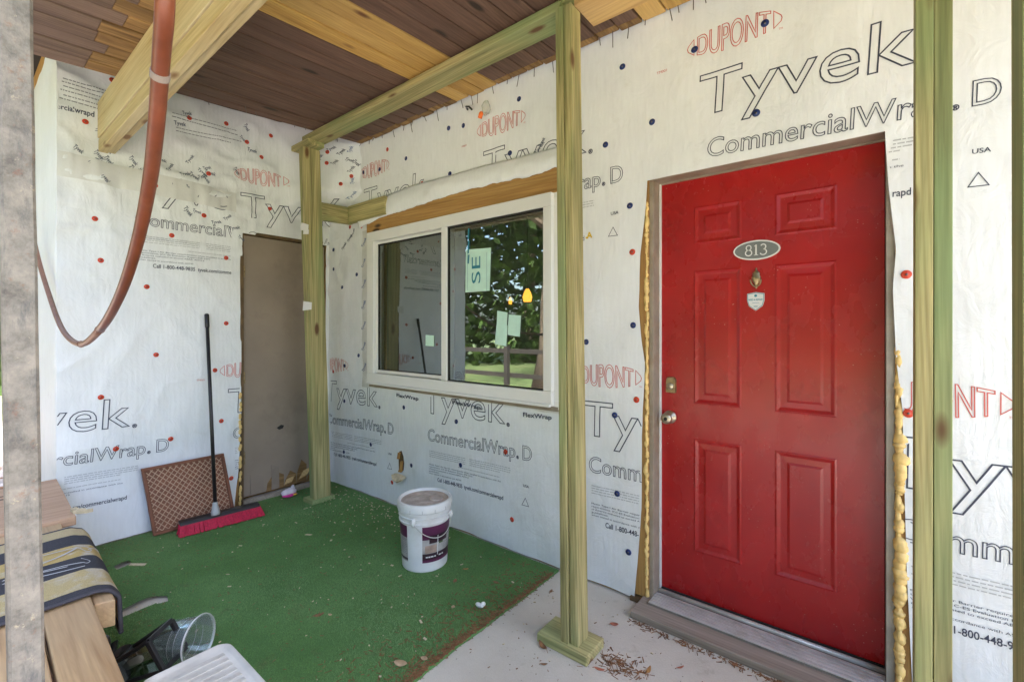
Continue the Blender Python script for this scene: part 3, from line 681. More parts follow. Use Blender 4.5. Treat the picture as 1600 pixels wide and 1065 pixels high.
# ------------------------------------------------------------------ rooms seen through the glass
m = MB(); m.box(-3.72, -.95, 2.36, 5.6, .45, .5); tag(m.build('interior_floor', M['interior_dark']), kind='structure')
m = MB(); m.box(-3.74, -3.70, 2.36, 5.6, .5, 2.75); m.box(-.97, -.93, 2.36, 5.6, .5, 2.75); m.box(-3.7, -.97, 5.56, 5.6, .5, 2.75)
tag(m.build('interior_wall_backing', M['interior']), kind='structure')
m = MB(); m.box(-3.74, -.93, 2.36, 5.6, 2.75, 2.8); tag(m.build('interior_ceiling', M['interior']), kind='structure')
m = MB(); m.box(-.925, .12, 2.345, 2.36, 0, 2.3); tag(m.build('interior_wall_backing', M['interior']), kind='structure')  # unseen dark backing added to block daylight through the door gaps
def pendant(px, py, Y, s, label):
    X, Z = mw(px, py, Y); t = thing('pendant_lamp', label, 'lamp', (X, Y, Z), 'amber lamps hanging inside the room')
    m = MB(); m.lathe([(.02 * s, .11 * s), (.05 * s, .06 * s), (.075 * s, -.02 * s), (.06 * s, -.09 * s), (.055 * s, -.09 * s), (.07 * s, -.02 * s)], 20, 0, None, off=(X, Y, Z)); m.build('lamp_shade', M['amber'], t, smooth=True)
    m = MB(); m.tube([(X, Y, Z + .11 * s), (X, Y, 2.75)], .004, 6); m.lathe([(.0001, .13 * s), (.022 * s, .12 * s), (.022 * s, .10 * s)], 12, 0, None, off=(X, Y, Z)); m.build('cord', M['black'], t)
pendant(824, 462, 3.9, 0.7, 'larger lit amber pendant lamp seen through the right pane of the window')
pendant(796, 470, 4.6, .5, 'smaller lit amber pendant lamp seen deeper inside through the right window pane')

# ------------------------------------------------------------------ window
win = thing('window', 'white vinyl two pane sliding window with mint stickers, set in the wrapped wall', 'window', (mw(717, 600)[0], YW, .9))
YF = 2.125
x0, z1 = mw(573, 362, YF); x1, _ = mw(861, 302, YF); zb = .5 * (mw(576, 599, YF)[1] + mw(860, 634, YF)[1]); z1 = .5 * (mw(573, 362, YF)[1] + mw(861, 302, YF)[1])
gx0, gx1 = mw(583, 400, YF)[0], mw(848, 400, YF)[0]; gz0 = .5 * (mw(586, 582, YF)[1] + mw(847, 609, YF)[1]); gz1 = .5 * (mw(586, 378, YF)[1] + mw(847, 324, YF)[1])
def rframe(name, X0, X1, Z0, Z1, a, b, c, d, ya, yb, mt, parent, bev=.003):      # outer rect, member widths left right bottom top
    m = MB(); m.box(X0, X1, ya, yb, Z0, Z0 + c); m.box(X0, X1, ya, yb, Z1 - d, Z1)
    m.box(X0, X0 + a, ya + .001, yb, Z0 + c, Z1 - d); m.box(X1 - b, X1, ya + .001, yb, Z0 + c, Z1 - d)
    return m.build(name, mt, parent, bev)
rframe('window_frame', x0, x1, zb, z1, gx0 - x0, x1 - gx1, gz0 - zb - .006, z1 - gz1 - .004, YF, YW + .06, M['vinyl'], win, .004)
rframe('nailing_fin', x0 - .01, x1 + .045, zb - .02, z1 + .05, .04, .08, .05, .08, YW - .016, YW, M['vinyl'], win, .002)
mx0, mx1 = mw(690, 450, YF)[0], mw(698, 450, YF)[0]
m = MB(); m.box(mx0, mx1, YF - .004, YW + .03, gz0 - .004, gz1 + .004); m.build('meeting_rail', M['vinyl'], win, .003)
rframe('sash', gx0 - .002, mx0 + .004, gz0 - .002, gz1 + .002, .022, .012, .024, .02, YF + .028, YF + .055, M['vinyl'], win, .003)
rframe('gasket', gx0 + .02, mx0 - .008, gz0 + .022, gz1 - .018, .006, .006, .006, .010, YF + .031, YF + .05, M['gap'], win, 0)
rframe('gasket', mx1 - .001, gx1 + .001, gz0 - .003, gz1 + .003, .005, .005, .005, .010, YF + .008, YF + .03, M['gap'], win, 0)
m = MB(); m.add([(gx0, YF + .040, gz0), (mx0, YF + .040, gz0), (mx0, YF + .040, gz1), (gx0, YF + .040, gz1)], [(0, 1, 2, 3)]); m.build('pane', M['pane'], win)
m = MB(); m.add([(mx1 - .01, YF + .018, gz0 - .003), (gx1 + .003, YF + .018, gz0 - .003), (gx1 + .003, YF + .018, gz1 + .003), (mx1 - .01, YF + .018, gz1 + .003)], [(0, 1, 2, 3)]); rp = m.build('pane', M['pane'], win)
m = MB(); m.box(x0 + .01, x1 - .004, YF - .016, YF + .01, zb - .004, zb + .012); m.build('sill_lip', M['vinyl'], win, .003)
m = MB(); m.box(x0 - .004, x1 + .03, YW - .02, YW + .01, zb - .03, zb - .004); m.build('sill_gap', M['jamb'], win)
def sticker(corners, yy, mt=None, name='sticker'):
    m = MB(); m.add([(*(lambda p: (p[0], yy, p[1]))(mw(px, py, yy)),) for px, py in corners], [(0, 1, 2, 3)]); o = m.build(name, mt or M['mint'], win)
    s_ = o.modifiers.new('thickness', 'SOLIDIFY'); s_.thickness = .0008; return o
ys = YF + .014
sg = lambda u, v, h: (u, ys - .0015 - h, v)
st = sticker([(727, 457), (765, 454), (767, 387), (728, 390)], ys)
m = MB(); a, b_ = mw(751, 442, ys), mw(751, 400, ys); text_geo(m, 'SE', sg, a, b_, .075, 0, None, bold=.0)
for dx in (731, 761): p, r_ = mw(dx, 454, ys), mw(dx, 394, ys); ribbon(m, [p, r_], .002, sg, False)
m.build('printed_word', M['teal'], st)
m = MB()
for (ya, yb_) in ((357, 374), (376, 396), (398, 412)): ribbon(m, [mw(733, ya, ys), mw(732, yb_, ys)], .014, sg, False)
m.build('tape_strip', M['teal'], win)
sticker([(776, 507), (792, 508), (793, 488), (777, 485)], ys - .003); sticker([(793, 523), (812, 526), (814, 493), (795, 491)], ys)
sticker([(773, 537), (791, 541), (793, 508), (776, 506)], ys - .0015); sticker([(665, 540), (678, 541), (678, 524), (665, 523)], YF + .036)

# ------------------------------------------------------------------ front door
YD = 2.285
door = thing('front_door', 'red six panel front door with house number 813 and worn tan frame', 'door', (-.42, YD, .05))
dx0, dx1 = mw(1033, 600, YD)[0], mw(1382, 600, YD)[0]; dz0, dz1 = .052, 2.088
sdoor = lambda u, v, h: (u, YD - h, v)
pan = [((1081, 322), (1154, 315), 1081, 1155, 384, 372), ((1207, 303), (1305, 289), 1207, 1306, 371, 356), ((1084, 425), (1160, 419), 1084, 1160, 630, 638), ((1211, 412), (1307, 403), 1211, 1308, 643, 652),
       ((1086, 684), (1160, 694), 1087, 1161, 861, 884), ((1214, 703), (1308, 718), 1214, 1309, 898, 926)]
rects = []
for (a, b_, xa, xb, ya, yb_) in pan:
    X0, X1 = mw(xa, 500, YD)[0], mw(xb, 500, YD)[0]; Zt = .5 * (mw(*a, YD)[1] + mw(*b_, YD)[1]); Zb = .5 * (mw(xa, ya, YD)[1] + mw(xb, yb_, YD)[1]); rects.append([X0, X1, Zb, Zt])
for i in (0, 2, 4):                              # the two columns of panels line up
    for j in (0, 1): pass
cx = [(sum(rects[i][0] for i in (0, 2, 4)) / 3, sum(rects[i][1] for i in (0, 2, 4)) / 3), (sum(rects[i][0] for i in (1, 3, 5)) / 3, sum(rects[i][1] for i in (1, 3, 5)) / 3)]
rz = [(.5 * (rects[i][2] + rects[i + 1][2]), .5 * (rects[i][3] + rects[i + 1][3])) for i in (0, 2, 4)]
xs = [dx0, cx[0][0], cx[0][1], cx[1][0], cx[1][1], dx1]; zs = sorted([dz0, dz1] + [z for p in rz for z in p])
m = MB()
for i in range(5):
    for j in range(len(zs) - 1):
        if i in (1, 3) and j in (1, 3, 5): continue
        m.add([(xs[i], YD, zs[j]), (xs[i + 1], YD, zs[j]), (xs[i + 1], YD, zs[j + 1]), (xs[i], YD, zs[j + 1])], [(0, 1, 2, 3)])
m.box(dx0, dx1, YD + .014, YD + .044, dz0, dz1)
for (a, b_, c, d) in ((dx0, dx0, dz0, dz1), (dx1, dx1, dz0, dz1)): m.add([(a, YD, c), (a, YD + .014, c), (a, YD + .014, d), (a, YD, d)], [(0, 1, 2, 3)])
m.build('door_leaf', M['red_door'], door)
for (X0, X1) in cx:
    for (Z0, Z1) in rz:
        m = MB(); prof = [(0, 0), (.006, -.0028), (.008, -.0029), (.020, .0032), (.023, .0036), (.046, .0022), (.056, -.0022), (.058, -.0023)]
        rows = []
        for ins, dep in prof:
            b = len(m.v); m.v += [(X0 + ins, YD + dep, Z0 + ins), (X1 - ins, YD + dep, Z0 + ins), (X1 - ins, YD + dep, Z1 - ins), (X0 + ins, YD + dep, Z1 - ins)]; rows.append(b)
        for a, b in zip(rows, rows[1:]):
            for k in range(4): m.f.append((a + k, a + (k + 1) % 4, b + (k + 1) % 4, b + k)); m.m.append(0)
        m.f.append(tuple(rows[-1] + k for k in range(4))); m.m.append(0); m.build('door_panel', M['red_door'], door)
YJ = 2.188                                      # frame: jambs, head, weatherstrip
m = MB(); m.box(dx0 - .024, dx0 - .003, YJ, YD + .05, .03, dz1 + .024); m.build('door_jamb', M['jamb'], door, .003)
m = MB(); m.box(dx0 - .004, dx0 + .004, YD - .016, YD - .001, .05, dz1); m.build('weatherstrip', M['white'], door, .001)
m = MB(); m.box(dx1 + .003, dx1 + .029, YJ + .0, YD + .05, .03, dz1 + .024); m.build('door_jamb', M['jamb_grey'], door, .003)
m = MB(); m.box(dx0 - .003, dx1 + .003, YJ + .001, YD + .05, dz1 + .003, dz1 + .026); m.build('door_head', M['jamb'], door, .003)
m = MB(); m.box(dx0 - .003, dx1 + .003, YD - .012, YD - .002, dz1 - .003, dz1 + .003); m.build('weatherstrip', M['jamb'], door)
m = MB(); m.box(dx0 - .05, dx1 + .06, 2.02, 2.20, .0, .034); m.build('wooden_sill', M['greywood'], door, .004)
m = MB(); m.box(dx0 - .003, dx1 + .003, 2.120, YD + .04, .034, .041); m.build('threshold', M['grime'], door)
m = MB()
for k in range(5): y = 2.122 + k * .0225; m.box(dx0 - .002, dx1 + .002, y, y + .0165, .041, .0475)
m.build('threshold_ridges', M['metal'], door, .002)
m = MB(); m.tube([(dx0 - .002, YD - .028, .044), (dx1 + .002, YD - .028, .044)], .011, 12); m.build('threshold_bead', M['metal'], door, smooth=True)
m = MB(); m.box(dx0 + .003, dx1 - .003, YD - .008, YD + .02, .046, .0525); m.build('door_sweep', M['gap'], door)
# foam beads and bare sheathing beside the frame
for sx, edge in ((-1, dx0 - .024), (1, dx1 + .029)):
    m = MB(); z = .05; k = 0; rnd = random.Random(3 + sx)
    while z < (1.78 if sx > 0 else 1.98):
        fat = (.22 + .95 * sstep(1.45, .95, z) if sx > 0 else .62) * (1 + .45 * n3(z * 5, sx, 2))
        wdt = rnd.uniform(.008, .019) * max(.25, fat); hh = rnd.uniform(.007, .034)
        m.blob((edge + sx * (wdt * .6 + rnd.uniform(0, .005)), YW + .012 - rnd.uniform(0, .010) * fat, z), (wdt, wdt * .8 + .005, hh), 10, 0, k * 7 + 50 * sx); z += hh * rnd.uniform(.45, 1.25); k += 1
        if rnd.random() < .3: m.blob((edge + sx * wdt * rnd.uniform(.9, 1.8), YW + .010, z), (.006 * fat + .002, .006, rnd.uniform(.004, .012)), 8, 0, k * 3)
    m.build('foam_bead', M['foam'], door, smooth=True)
m = MB(); m.box(dx0 - .13, dx0 - .024, YW + .005, YW + .02, .03, 2.1); m.box(dx1 + .029, dx1 + .10, YW + .005, YW + .02, .03, 2.1); m.build('bare_sheathing', M['osb'], wall)
m = MB(); m.box(dx0 - .11, dx0 - .05, YW - .02, YW + .02, .0, .022); m.build('sill_block', M['dark_trim'], wall, .003)
# number plaque
pX, pZ = mw(1182, 391, YD)
m = MB(); rx, rz_ = .094, .044
n_ = 48; 
def oval(m, a, b_, y0, y1, mi=0):
    b = len(m.v)
    for y in (y0, y1):
        for k in range(n_): t = 2 * math.pi * k / n_; m.v.append((pX + a * math.cos(t), y, pZ + b_ * math.sin(t)))
    for k in range(n_): m.f.append((b + k, b + (k + 1) % n_, b + n_ + (k + 1) % n_, b + n_ + k)); m.m.append(mi)
    m.f.append(tuple(b + n_ + k for k in range(n_))); m.m.append(mi)
oval(m, rx, rz_, YD, YD - .008); pl = m.build('number_plaque', M['white'], door)
m = MB(); oval(m, rx - .006, rz_ - .006, YD - .008, YD - .0086); m.build('plaque_face', M['plaque'], pl)
m = MB(); splq = lambda u, v, h: (u, YD - .0095 - h, v)
def numeral(m, ch, cx_, w_, h_):
    # serif numerals drawn as strokes
    th = .0055; z0 = pZ - h_ / 2
    E_ = lambda cx2, cz2, a, b_, t0, t1, n=22: [(cx2 + a * math.cos(t0 + (t1 - t0) * i / n), cz2 + b_ * math.sin(t0 + (t1 - t0) * i / n)) for i in range(n + 1)]
    if ch == '8':
        ribbon(m, E_(cx_, z0 + h_ * .75, w_ * .36, h_ * .23, 0, 2 * math.pi)[:-1], th * .8, splq); ribbon(m, E_(cx_, z0 + h_ * .27, w_ * .46, h_ * .26, 0, 2 * math.pi)[:-1], th * .8, splq)
    if ch == '1':
        ribbon(m, [(cx_, z0), (cx_, z0 + h_)], th * 1.2, splq, False); ribbon(m, [(cx_ - w_ * .3, z0 + .0015), (cx_ + w_ * .3, z0 + .0015)], th * .55, splq, False); ribbon(m, [(cx_ - w_ * .28, z0 + h_ * .84), (cx_, z0 + h_ * .97)], th * .6, splq, False)
    if ch == '3':
        ribbon(m, E_(cx_ - w_ * .05, z0 + h_ * .75, w_ * .36, h_ * .23, R(155), R(-90)), th * .85, splq, False); ribbon(m, E_(cx_ - w_ * .05, z0 + h_ * .27, w_ * .46, h_ * .26, R(90), R(-160)), th * .85, splq, False)
for ch, dx in (('8', -.030), ('1', .0), ('3', .030)): numeral(m, ch, pX + dx, .028, .048)
m.build('printed_number', M['white'], pl)
# knocker
kX, kZ = mw(1182, 436, YD); m = MB()
pr = [(.0001, .052), (.004, .046), (.003, .040), (.008, .034), (.016, .026), (.014, .018), (.018, .010), (.019, .002), (.014, -.014), (.006, -.024), (.008, -.030), (.005, -.038), (.0001, -.044)]
m.lathe([(r_, z) for r_, z in pr][::-1], 16, 0, Matrix.Diagonal((1, .5, 1)).to_3x3(), off=(kX, YD - .006, kZ))
kn = m.build('door_knocker', M['brass'], door, smooth=True)
m = MB(); m.tube([(kX + .021 * math.cos(t), YD - .020 + .008 * math.sin(t), kZ - .004 - .030 * abs(math.sin(t))) for t in [math.pi * i / 14 for i in range(15)]], .0032, 8); m.build('knocker_ring', M['brass'], kn, smooth=True)
# shield sticker
sX, sZ = mw(1181, 471, YD); sh = [(-.035, .036), (0, .042), (.035, .036), (.035, .004), (.028, -.020), (0, -.042), (-.028, -.020), (-.035, .004)]
m = MB(); m.add([(sX + a, YD - .0025, sZ + b_) for a, b_ in sh], [tuple(range(8))]); stk = m.build('shield_sticker', M['white'], door)
m = MB(); ss = lambda u, v, h: (u, YD - .004 - h, v); ribbon(m, [(sX + a * .92, sZ + b_ * .92) for a, b_ in sh], .0022, ss); m.lathe([(.0001, 0), (.006, 0)], 12, 0, Matrix.Rotation(R(90), 3, 'X'), off=(sX, YD - .0045, sZ + .026))
text_geo(m, 'NEED A REPAIR?', ss, (sX - .029, sZ + .004), (sX + .029, sZ + .004), .008, 0, None, bold=.02); ribbon(m, [(sX - .014, sZ - .006), (sX + .014, sZ - .006)], .0014, ss, False); ribbon(m, [(sX - .008, sZ - .022), (sX + .008, sZ - .022)], .003, ss, False)
m.build('sticker_print', M['teal'], stk)
# deadbolt and knob
bX, bZ = mw(1049, 602, YD); m = MB(); ow = [(-.026, -.036), (.026, -.036), (.026, .030), (.016, .044), (-.016, .044), (-.026, .030)]
m.add([(bX + a, YD, bZ + b_) for a, b_ in ow] + [(bX + a * .9, YD - .012, bZ + b_ * .92) for a, b_ in ow], [(6, 7, 8, 9, 10, 11)] + [(k, (k + 1) % 6, 6 + (k + 1) % 6, 6 + k) for k in range(6)])
db = m.build('deadbolt', M['brass'], door)
m = MB(); Rx = Matrix.Rotation(R(90), 3, 'X'); m.lathe([(.017, 0), (.017, .008), (.014, .011), (.0001, .012)], 24, 0, Rx, off=(bX, YD - .011, bZ - .002)); m.build('lock_cylinder', M['nickel'], db, smooth=True)
bX, bZ = mw(1047, 651, YD); m = MB(); m.lathe([(.033, 0), (.033, .004), (.026, .010), (.014, .014), (.011, .03), (.020, .036), (.027, .046), (.027, .056), (.020, .064), (.012, .066), (.0001, .066)], 28, 0, Rx, off=(bX, YD, bZ)); kb = m.build('door_knob', M['nickel'], door, smooth=True)
m = MB(); m.lathe([(.009, 0), (.009, .002), (.0001, .002)], 14, 0, Rx, off=(bX, YD - .066, bZ)); m.build('keyhole', M['gap'], kb)

# ------------------------------------------------------------------ brown utility door
ud = thing('utility_door', 'narrow flat brown door with rotted bottom edge in the wrapped end wall', 'door', (XE, 1.78, .02))
XU = XE - .012
m = MB(); m.box(XU - .04, XU, DY0 + .020, 2.114, .055, DZ1 - .01); m.build('door_leaf', M['util_door'], ud, .002)
m = MB()
for k, (ya, yb_, za, zb_) in enumerate(((1.62, 1.76, .055, .15), (1.76, 1.86, .055, .13), (1.86, 1.95, .06, .20), (1.95, 2.08, .06, .11))):
    zb_ += .05; pts = [(ya, za), (yb_, za), (yb_, zb_ * .8), ((ya + yb_) / 2, zb_), (ya + .01, zb_ * .6)]; m.add([(XU + .003 + .001 * k, y, z) for y, z in pts], [tuple(range(5))])
m.build('rotted_patch', M['rotten'], ud)
m = MB(); yh, zh = ew(438, 667, XU); m.add([(XU + .002, yh + a, zh + b_) for a, b_ in ((-.03, 0), (-.01, -.018), (.02, -.012), (.03, .01), (.005, .02))], [(0, 1, 2, 3, 4)]); m.build('puncture', M['gap'], ud)
m = MB(); m.obox((XU + .016, 1.93, .13), (.010, .03, .012), (-.002, .02, .03), (.003, 0, .004)); m.obox((XU + .012, 1.80, .10), (.006, .03, .008), (-.002, .01, .02), (.003, 0, .004)); m.build('torn_veneer', M['ply_tan'], ud)
for ya, yb_, zt in ((1.50, 1.60, .22), (1.66, 1.72, .26)):
    m = MB(); m.hexa([(XU + .002, ya, .06), (XU + .012, ya + .005, .058), (XU + .010, yb_, .062), (XU + .002, yb_, .06), (XU + .001, ya, zt), (XU + .004, ya + .005, zt), (XU + .004, yb_, zt - .03), (XU + .001, yb_, zt - .03)]); m.build('torn_veneer', M['util_door'], ud)
m = MB(); m.box(XE - .02, XE + .035, DY0 + .01, 2.12, .0, .045); m.build('threshold', M['greywood'], ud, .004)
for z in (.36, .98, 1.80): m = MB(); m.box(XU, XU + .010, DY0 + .019, DY0 + .032, z - .045, z + .045); m.tube([(XU + .008, DY0 + .022, z - .045), (XU + .008, DY0 + .022, z + .045)], .006, 8); m.build('hinge', M['brass'], ud)
m = MB(); m.box(XU - .4, XU - .042, DY0 + .02, 2.11, .0, 2.1); 

# ------------------------------------------------------------------ porch roof: planks, decking, nails
zc = lambda Y: 2.736 + .0588 * Y
roof = thing('porch_roof', 'porch roof of dark brown planks with a few new yellow ones seen from below', 'roof', (-1.2, .9, 2.85))
XL, PW, Y0, Y1 = -3.335, .1165, .03, 2.140
def plank(i, xa, xb, ya, yb_, mt, dz=0):
    m = MB(); g = .0045
    xl = lambda Y: (xa + (.06 * (Y - .62) / 1.5 if i == 0 else 0))
    m.hexa([(xl(ya) + g, ya, zc(ya) + dz), (xb - g, ya, zc(ya) + dz), (xb - g, yb_, zc(yb_) + dz), (xl(yb_) + g, yb_, zc(yb_) + dz), (xl(ya) + g, ya, zc(ya) + .02), (xb - g, ya, zc(ya) + .02), (xb - g, yb_, zc(yb_) + .02), (xl(yb_) + g, yb_, zc(yb_) + .02)])
    return m.build('plank', mt, roof, .003)
rnd = random.Random(4)
for i in range(38):
    xa = XL + i * PW; xb = xa + PW; xm = (xa + xb) / 2
    yl = -2.225 < xa < -1.87 - .06 or -.93 < xa < -.74
    dz = rnd.uniform(-.003, .003); yend = Y1 + rnd.uniform(-.012, .012)
    if xm < -.9 and not yl:
        ym = .50 + rnd.uniform(-.07, .05)
        plank(i, xa, xb, Y0, ym, M['brown_plank_worn'], dz - .001); plank(i, xa, xb, ym + .001, .70, M['rotten'], dz); plank(i, xa, xb, .702, yend - .05, M['brown_plank'], dz); plank(i, xa, xb, yend - .048, yend, M['rotten'], dz)
    else:
        plank(i, xa, xb, Y0, yend, M['pine_plank'] if yl else M['brown_plank'], dz)
m = MB(); xe = XL + 38 * PW
m.hexa([(XL + .07, Y0, zc(Y0) + .022), (xe, Y0, zc(Y0) + .022), (xe, 2.148, zc(2.12) + .022), (XL + .07, 2.148, zc(2.12) + .022), (XL + .07, Y0, zc(Y0) + .10), (xe, Y0, zc(Y0) + .10), (xe, 2.148, zc(2.12) + .10), (XL + .07, 2.148, zc(2.12) + .10)])
m.build('deck_light_cover', M['roofing'], roof)
m = MB(); m.hexa([(-3.812, Y0, zc(Y0) + .20), (XL + .08, Y0, zc(Y0) + .20), (XL + .08, 2.155, zc(2.11) + .20), (-3.812, 2.155, zc(2.11) + .20), (-3.812, Y0, zc(Y0) + .25), (XL + .08, Y0, zc(Y0) + .25), (XL + .08, 2.155, zc(2.11) + .25), (-3.812, 2.155, zc(2.11) + .25)])  # unseen raised cover added to shut out sky light along the end wall
m.hexa([(XL + .081, Y0, zc(Y0) + .101), (XL + .11, Y0, zc(Y0) + .101), (XL + .11, 2.11, zc(2.11) + .101), (XL + .081, 2.11, zc(2.11) + .101), (XL + .081, Y0, zc(Y0) + .26), (XL + .11, Y0, zc(Y0) + .26), (XL + .11, 2.11, zc(2.11) + .26), (XL + .081, 2.11, zc(2.11) + .26)])  # unseen riser added to stop sun slipping in under the raised cover
m.build('deck_light_cover', M['roofing'], roof)
m = MB(); m.box(XL, xe, Y0 - .042, Y0 - .003, zc(Y0) - .10, zc(Y0) + .12); m.build('fascia_board', M['green_x'], roof, .004)
m = MB(); X = -3.25
while X < -.35:
    y = 2.128 + rnd.uniform(-.012, .012); l = rnd.uniform(.03, .075); tl_ = rnd.uniform(-.02, .03); m.tube([(X, y, zc(y) + .01), (X + rnd.uniform(-.012, .012), y + tl_, zc(y) - l)], .0022, 5); X += rnd.uniform(.03, .13)
for k in range(9): y = rnd.uniform(.9, 2.0); x = XL + .03 + rnd.uniform(0, .1); m.tube([(x, y, zc(y) + .01), (x, y + .01, zc(y) - rnd.uniform(.02, .045))], .002, 5)
m.build('roofing_nails', M['nail'], roof, kind='stuff')

# ------------------------------------------------------------------ beams, posts
beam = thing('header_beam', 'heavy three ply yellow timber beam under the street edge of the porch roof', 'beam', (-3.8, .68, 2.5))
xr = 1.1
for (ya, yb_, za, zb_, mt) in ((.606, .629, 2.545, zc(.606) - .002, 'pine_x'), (.630, .655, 2.462, 2.60, 'pine_x'), (.656, .690, 2.470, zc(.656) - .002, 'pine_x')):
    if za != 2.462: m = MB(); m.box(XE + .012, xr, ya, yb_, za, zb_); m.build('beam_ply', M[mt], beam, .003)
    else: m = MB(); m.box(XE + .012, xr, ya - .020, yb_, za, za + .075); m.box(XE + .012, xr, ya, yb_, za + .0751, zc(ya) - .002); m.build('beam_ply', M['pine_x'], beam, .003)
plate = thing('top_plate', 'green treated plate board carrying the planks on the two inner posts', 'beam', (-3.5, 1.78, 2.78))
zp = 2.78
m = MB(); m.box(-3.42, -1.10, 1.715, 1.850, zp, zc(1.715) - .003 if False else zp + .042); m.build('plate_board', M['green_x'], plate, .004)
m = MB(); m.box(-3.56, -3.30, 1.700, 1.83, zp - .040, zp - .001); m.build('plate_end_block', M['green_x'], plate, .003)
m = MB(); m.box(-3.40, -1.0, 1.735, 1.80, zp + .043, zc(1.735) - .004); m.build('shim_board', M['green_x'], plate, .003)
tb = thing('tan_soffit_board', 'smooth new tan board fixed flat under the planks right of the middle post', 'board', (-.2, 1.84, 2.8))
m = MB(); m.box(-1.045, 1.0, 1.75, 1.93, zp + .01, zp + .05); m.build('board', M['ply_tan'], tb, .003)
def lean_box(m, b0, b1, wx, wy, z0, z1):
    (ax, ay), (bx, by) = b0, b1
    m.hexa([(ax, ay, z0), (ax + wx, ay, z0), (ax + wx, ay + wy, z0), (ax, ay + wy, z0), (bx, by, z1), (bx + wx, by, z1), (bx + wx, by + wy, z1), (bx, by + wy, z1)])
def post(label, loc, plies, block, z1, wy):
    t = thing('post', label, 'post', (*loc, 0), 'green treated lumber posts')
    for b0, b1, wx in plies: m = MB(); lean_box(m, b0, b1, wx, wy, .04 if block else 0.0, z1); m.build('post_ply', M['green_z'], t, .0022)
    if block: m = MB(); m.box(*block, 0.004 if block[0] < -2 else 0.0, .04); m.build('base_block', M['green_x'], t, .004)
    return t
lp = post('left green treated post leaning beside the brown utility door', (-3.43, 1.86), [((-3.452, 1.795), (-3.45, 1.705), .034), ((-3.414, 1.792), (-3.416, 1.700), .042)], (-3.50, -3.365, 1.765, 1.955), zp - .041, .135)
mp_ = post('middle green treated post between the window and the red door', (-1.0, 1.68), [((-1.040, 1.632), (-1.112, 1.702), .037), ((-.998, 1.642), (-1.074, 1.706), .038)], (-1.150, -.905, 1.615, 1.765), zp - .001, .085)
post('right green treated double post standing in front of the printed wrap', (.12, 1.7), [((.083, 1.65), (.0865, 1.65), .0365), ((.122, 1.652), (.123, 1.65), .0365)], (.02, .25, 1.61, 1.78), zp + .009, .087)
post('green treated post cut off by the right edge of the photo', (.23, 1.3), [((.211, 1.22), (.207, 1.22), .038), ((.2500, 1.222), (.246, 1.222), .038)], None, zc(1.22) - .003, .087)
for (px, py, sz) in ((476, 355, .030), (478, 362, .022), (480, 478, .036)):
    m = MB(); Y, Z = ew(px, py, -3.369); m.add([(-3.3685, Y - sz, Z - sz), (-3.366, Y + sz * .9, Z - sz * .7), (-3.367, Y + sz, Z + sz * .8), (-3.3685, Y - sz * .8, Z + sz)], [(0, 1, 2, 3)])
    m.build('tape_scrap', M['film'], lp)
br = thing('blocking', 'green treated blocking boards tying the left post to the house wall', 'board', (-3.44, 2.0, 2.3))
m = MB(); z_a, z_b = ew(476, 330, -3.41)[1], ew(476, 305, -3.41)[1]
m.hexa([(-3.455, 1.86, 2.215), (-3.415, 1.86, 2.215), (-3.44, 2.16, 2.235), (-3.48, 2.16, 2.235), (-3.455, 1.86, 2.355), (-3.415, 1.86, 2.355), (-3.44, 2.16, 2.375), (-3.48, 2.16, 2.375)]); m.build('blocking_board', M['green_y'], br, .003)
m = MB(); m.box(-3.438, -2.935, 2.115, 2.152, 2.235, 2.378); m.build('blocking_board', M['green_x'], br, .003)

# ------------------------------------------------------------------ steel pole, conduit
pole = thing('steel_pole', 'rough rusty grey steel pole along the left edge of the photo', 'pole', (-1.38, .12, -.12))
m = MB(); h_ = .0255; zt, zb_ = zc(.1) - .003, -.12
ca = Vector((-1.401, .0935, 2.045)); cb = Vector((-1.380, .1095, .622)); dv = (ca - cb) / (2.045 - .622)
T_ = lambda z: cb + dv * (z - .622)
nseg = 40; ring = []
for k in range(nseg + 1):
    z = zb_ + (zt - zb_) * k / nseg; c = T_(z); b = len(m.v); ring.append(b)
    for (sx, sy) in ((-1, -.8), (-.8, -1), (.8, -1), (1, -.8), (1, .8), (.8, 1), (-.8, 1), (-1, .8)): m.v.append((c.x + sx * h_ + .0012 * n3(z * 6, sx, sy), c.y + sy * h_ + .0012 * n3(z * 7, sy, sx + 4), z))
for a, b in zip(ring, ring[1:]):
    for k in range(8): m.f.append((a + k, a + (k + 1) % 8, b + (k + 1) % 8, b + k)); m.m.append(0)
m.f.append(tuple(ring[-1] + k for k in range(8))); m.m.append(0); m.build('pole_tube', M['pole'], pole)
Y, Z = ew(33, 564, -1.392 + h_); m = MB(); Ry = Matrix.Rotation(R(90), 3, 'Y')
m.lathe([(.0105, 0), (.0105, .0012), (.0085, .0014)], 16, 0, Ry, off=(-1.392 + h_, Y, Z)); m.lathe([(.0085, .001), (.0001, .0012)], 16, 1, Ry, off=(-1.392 + h_, Y, Z)); m.build('lit_hole', [M['gap'], M['bucket']], pole)  # pale disc paints the bright ground showing through the hole
hose = thing('conduit', 'rust red flexible conduit hanging in a long curve beside the steel pole', 'pipe', (-.81, .2, 1.84))
key = [(257, -420, .64), (257, -150, .65), (258, 0, .66), (252, 90, .73), (244, 200, .82), (233, 290, .93), (213, 385, 1.08), (188, 460, 1.27), (160, 510, 1.52), (130, 537, 1.85), (108, 528, 2.15), (92, 503, 2.4), (76, 458, 2.62), (62, 412, 2.78), (52, 370, 2.86)]
pts = []
for px, py, t in key: d = ray(px, py); pts.append(Vector((d[0] * t, d[1] * t, CAMH + d[2] * t)))
pts[0] = Vector((pts[1].x, pts[1].y, zc(.2) - .004))
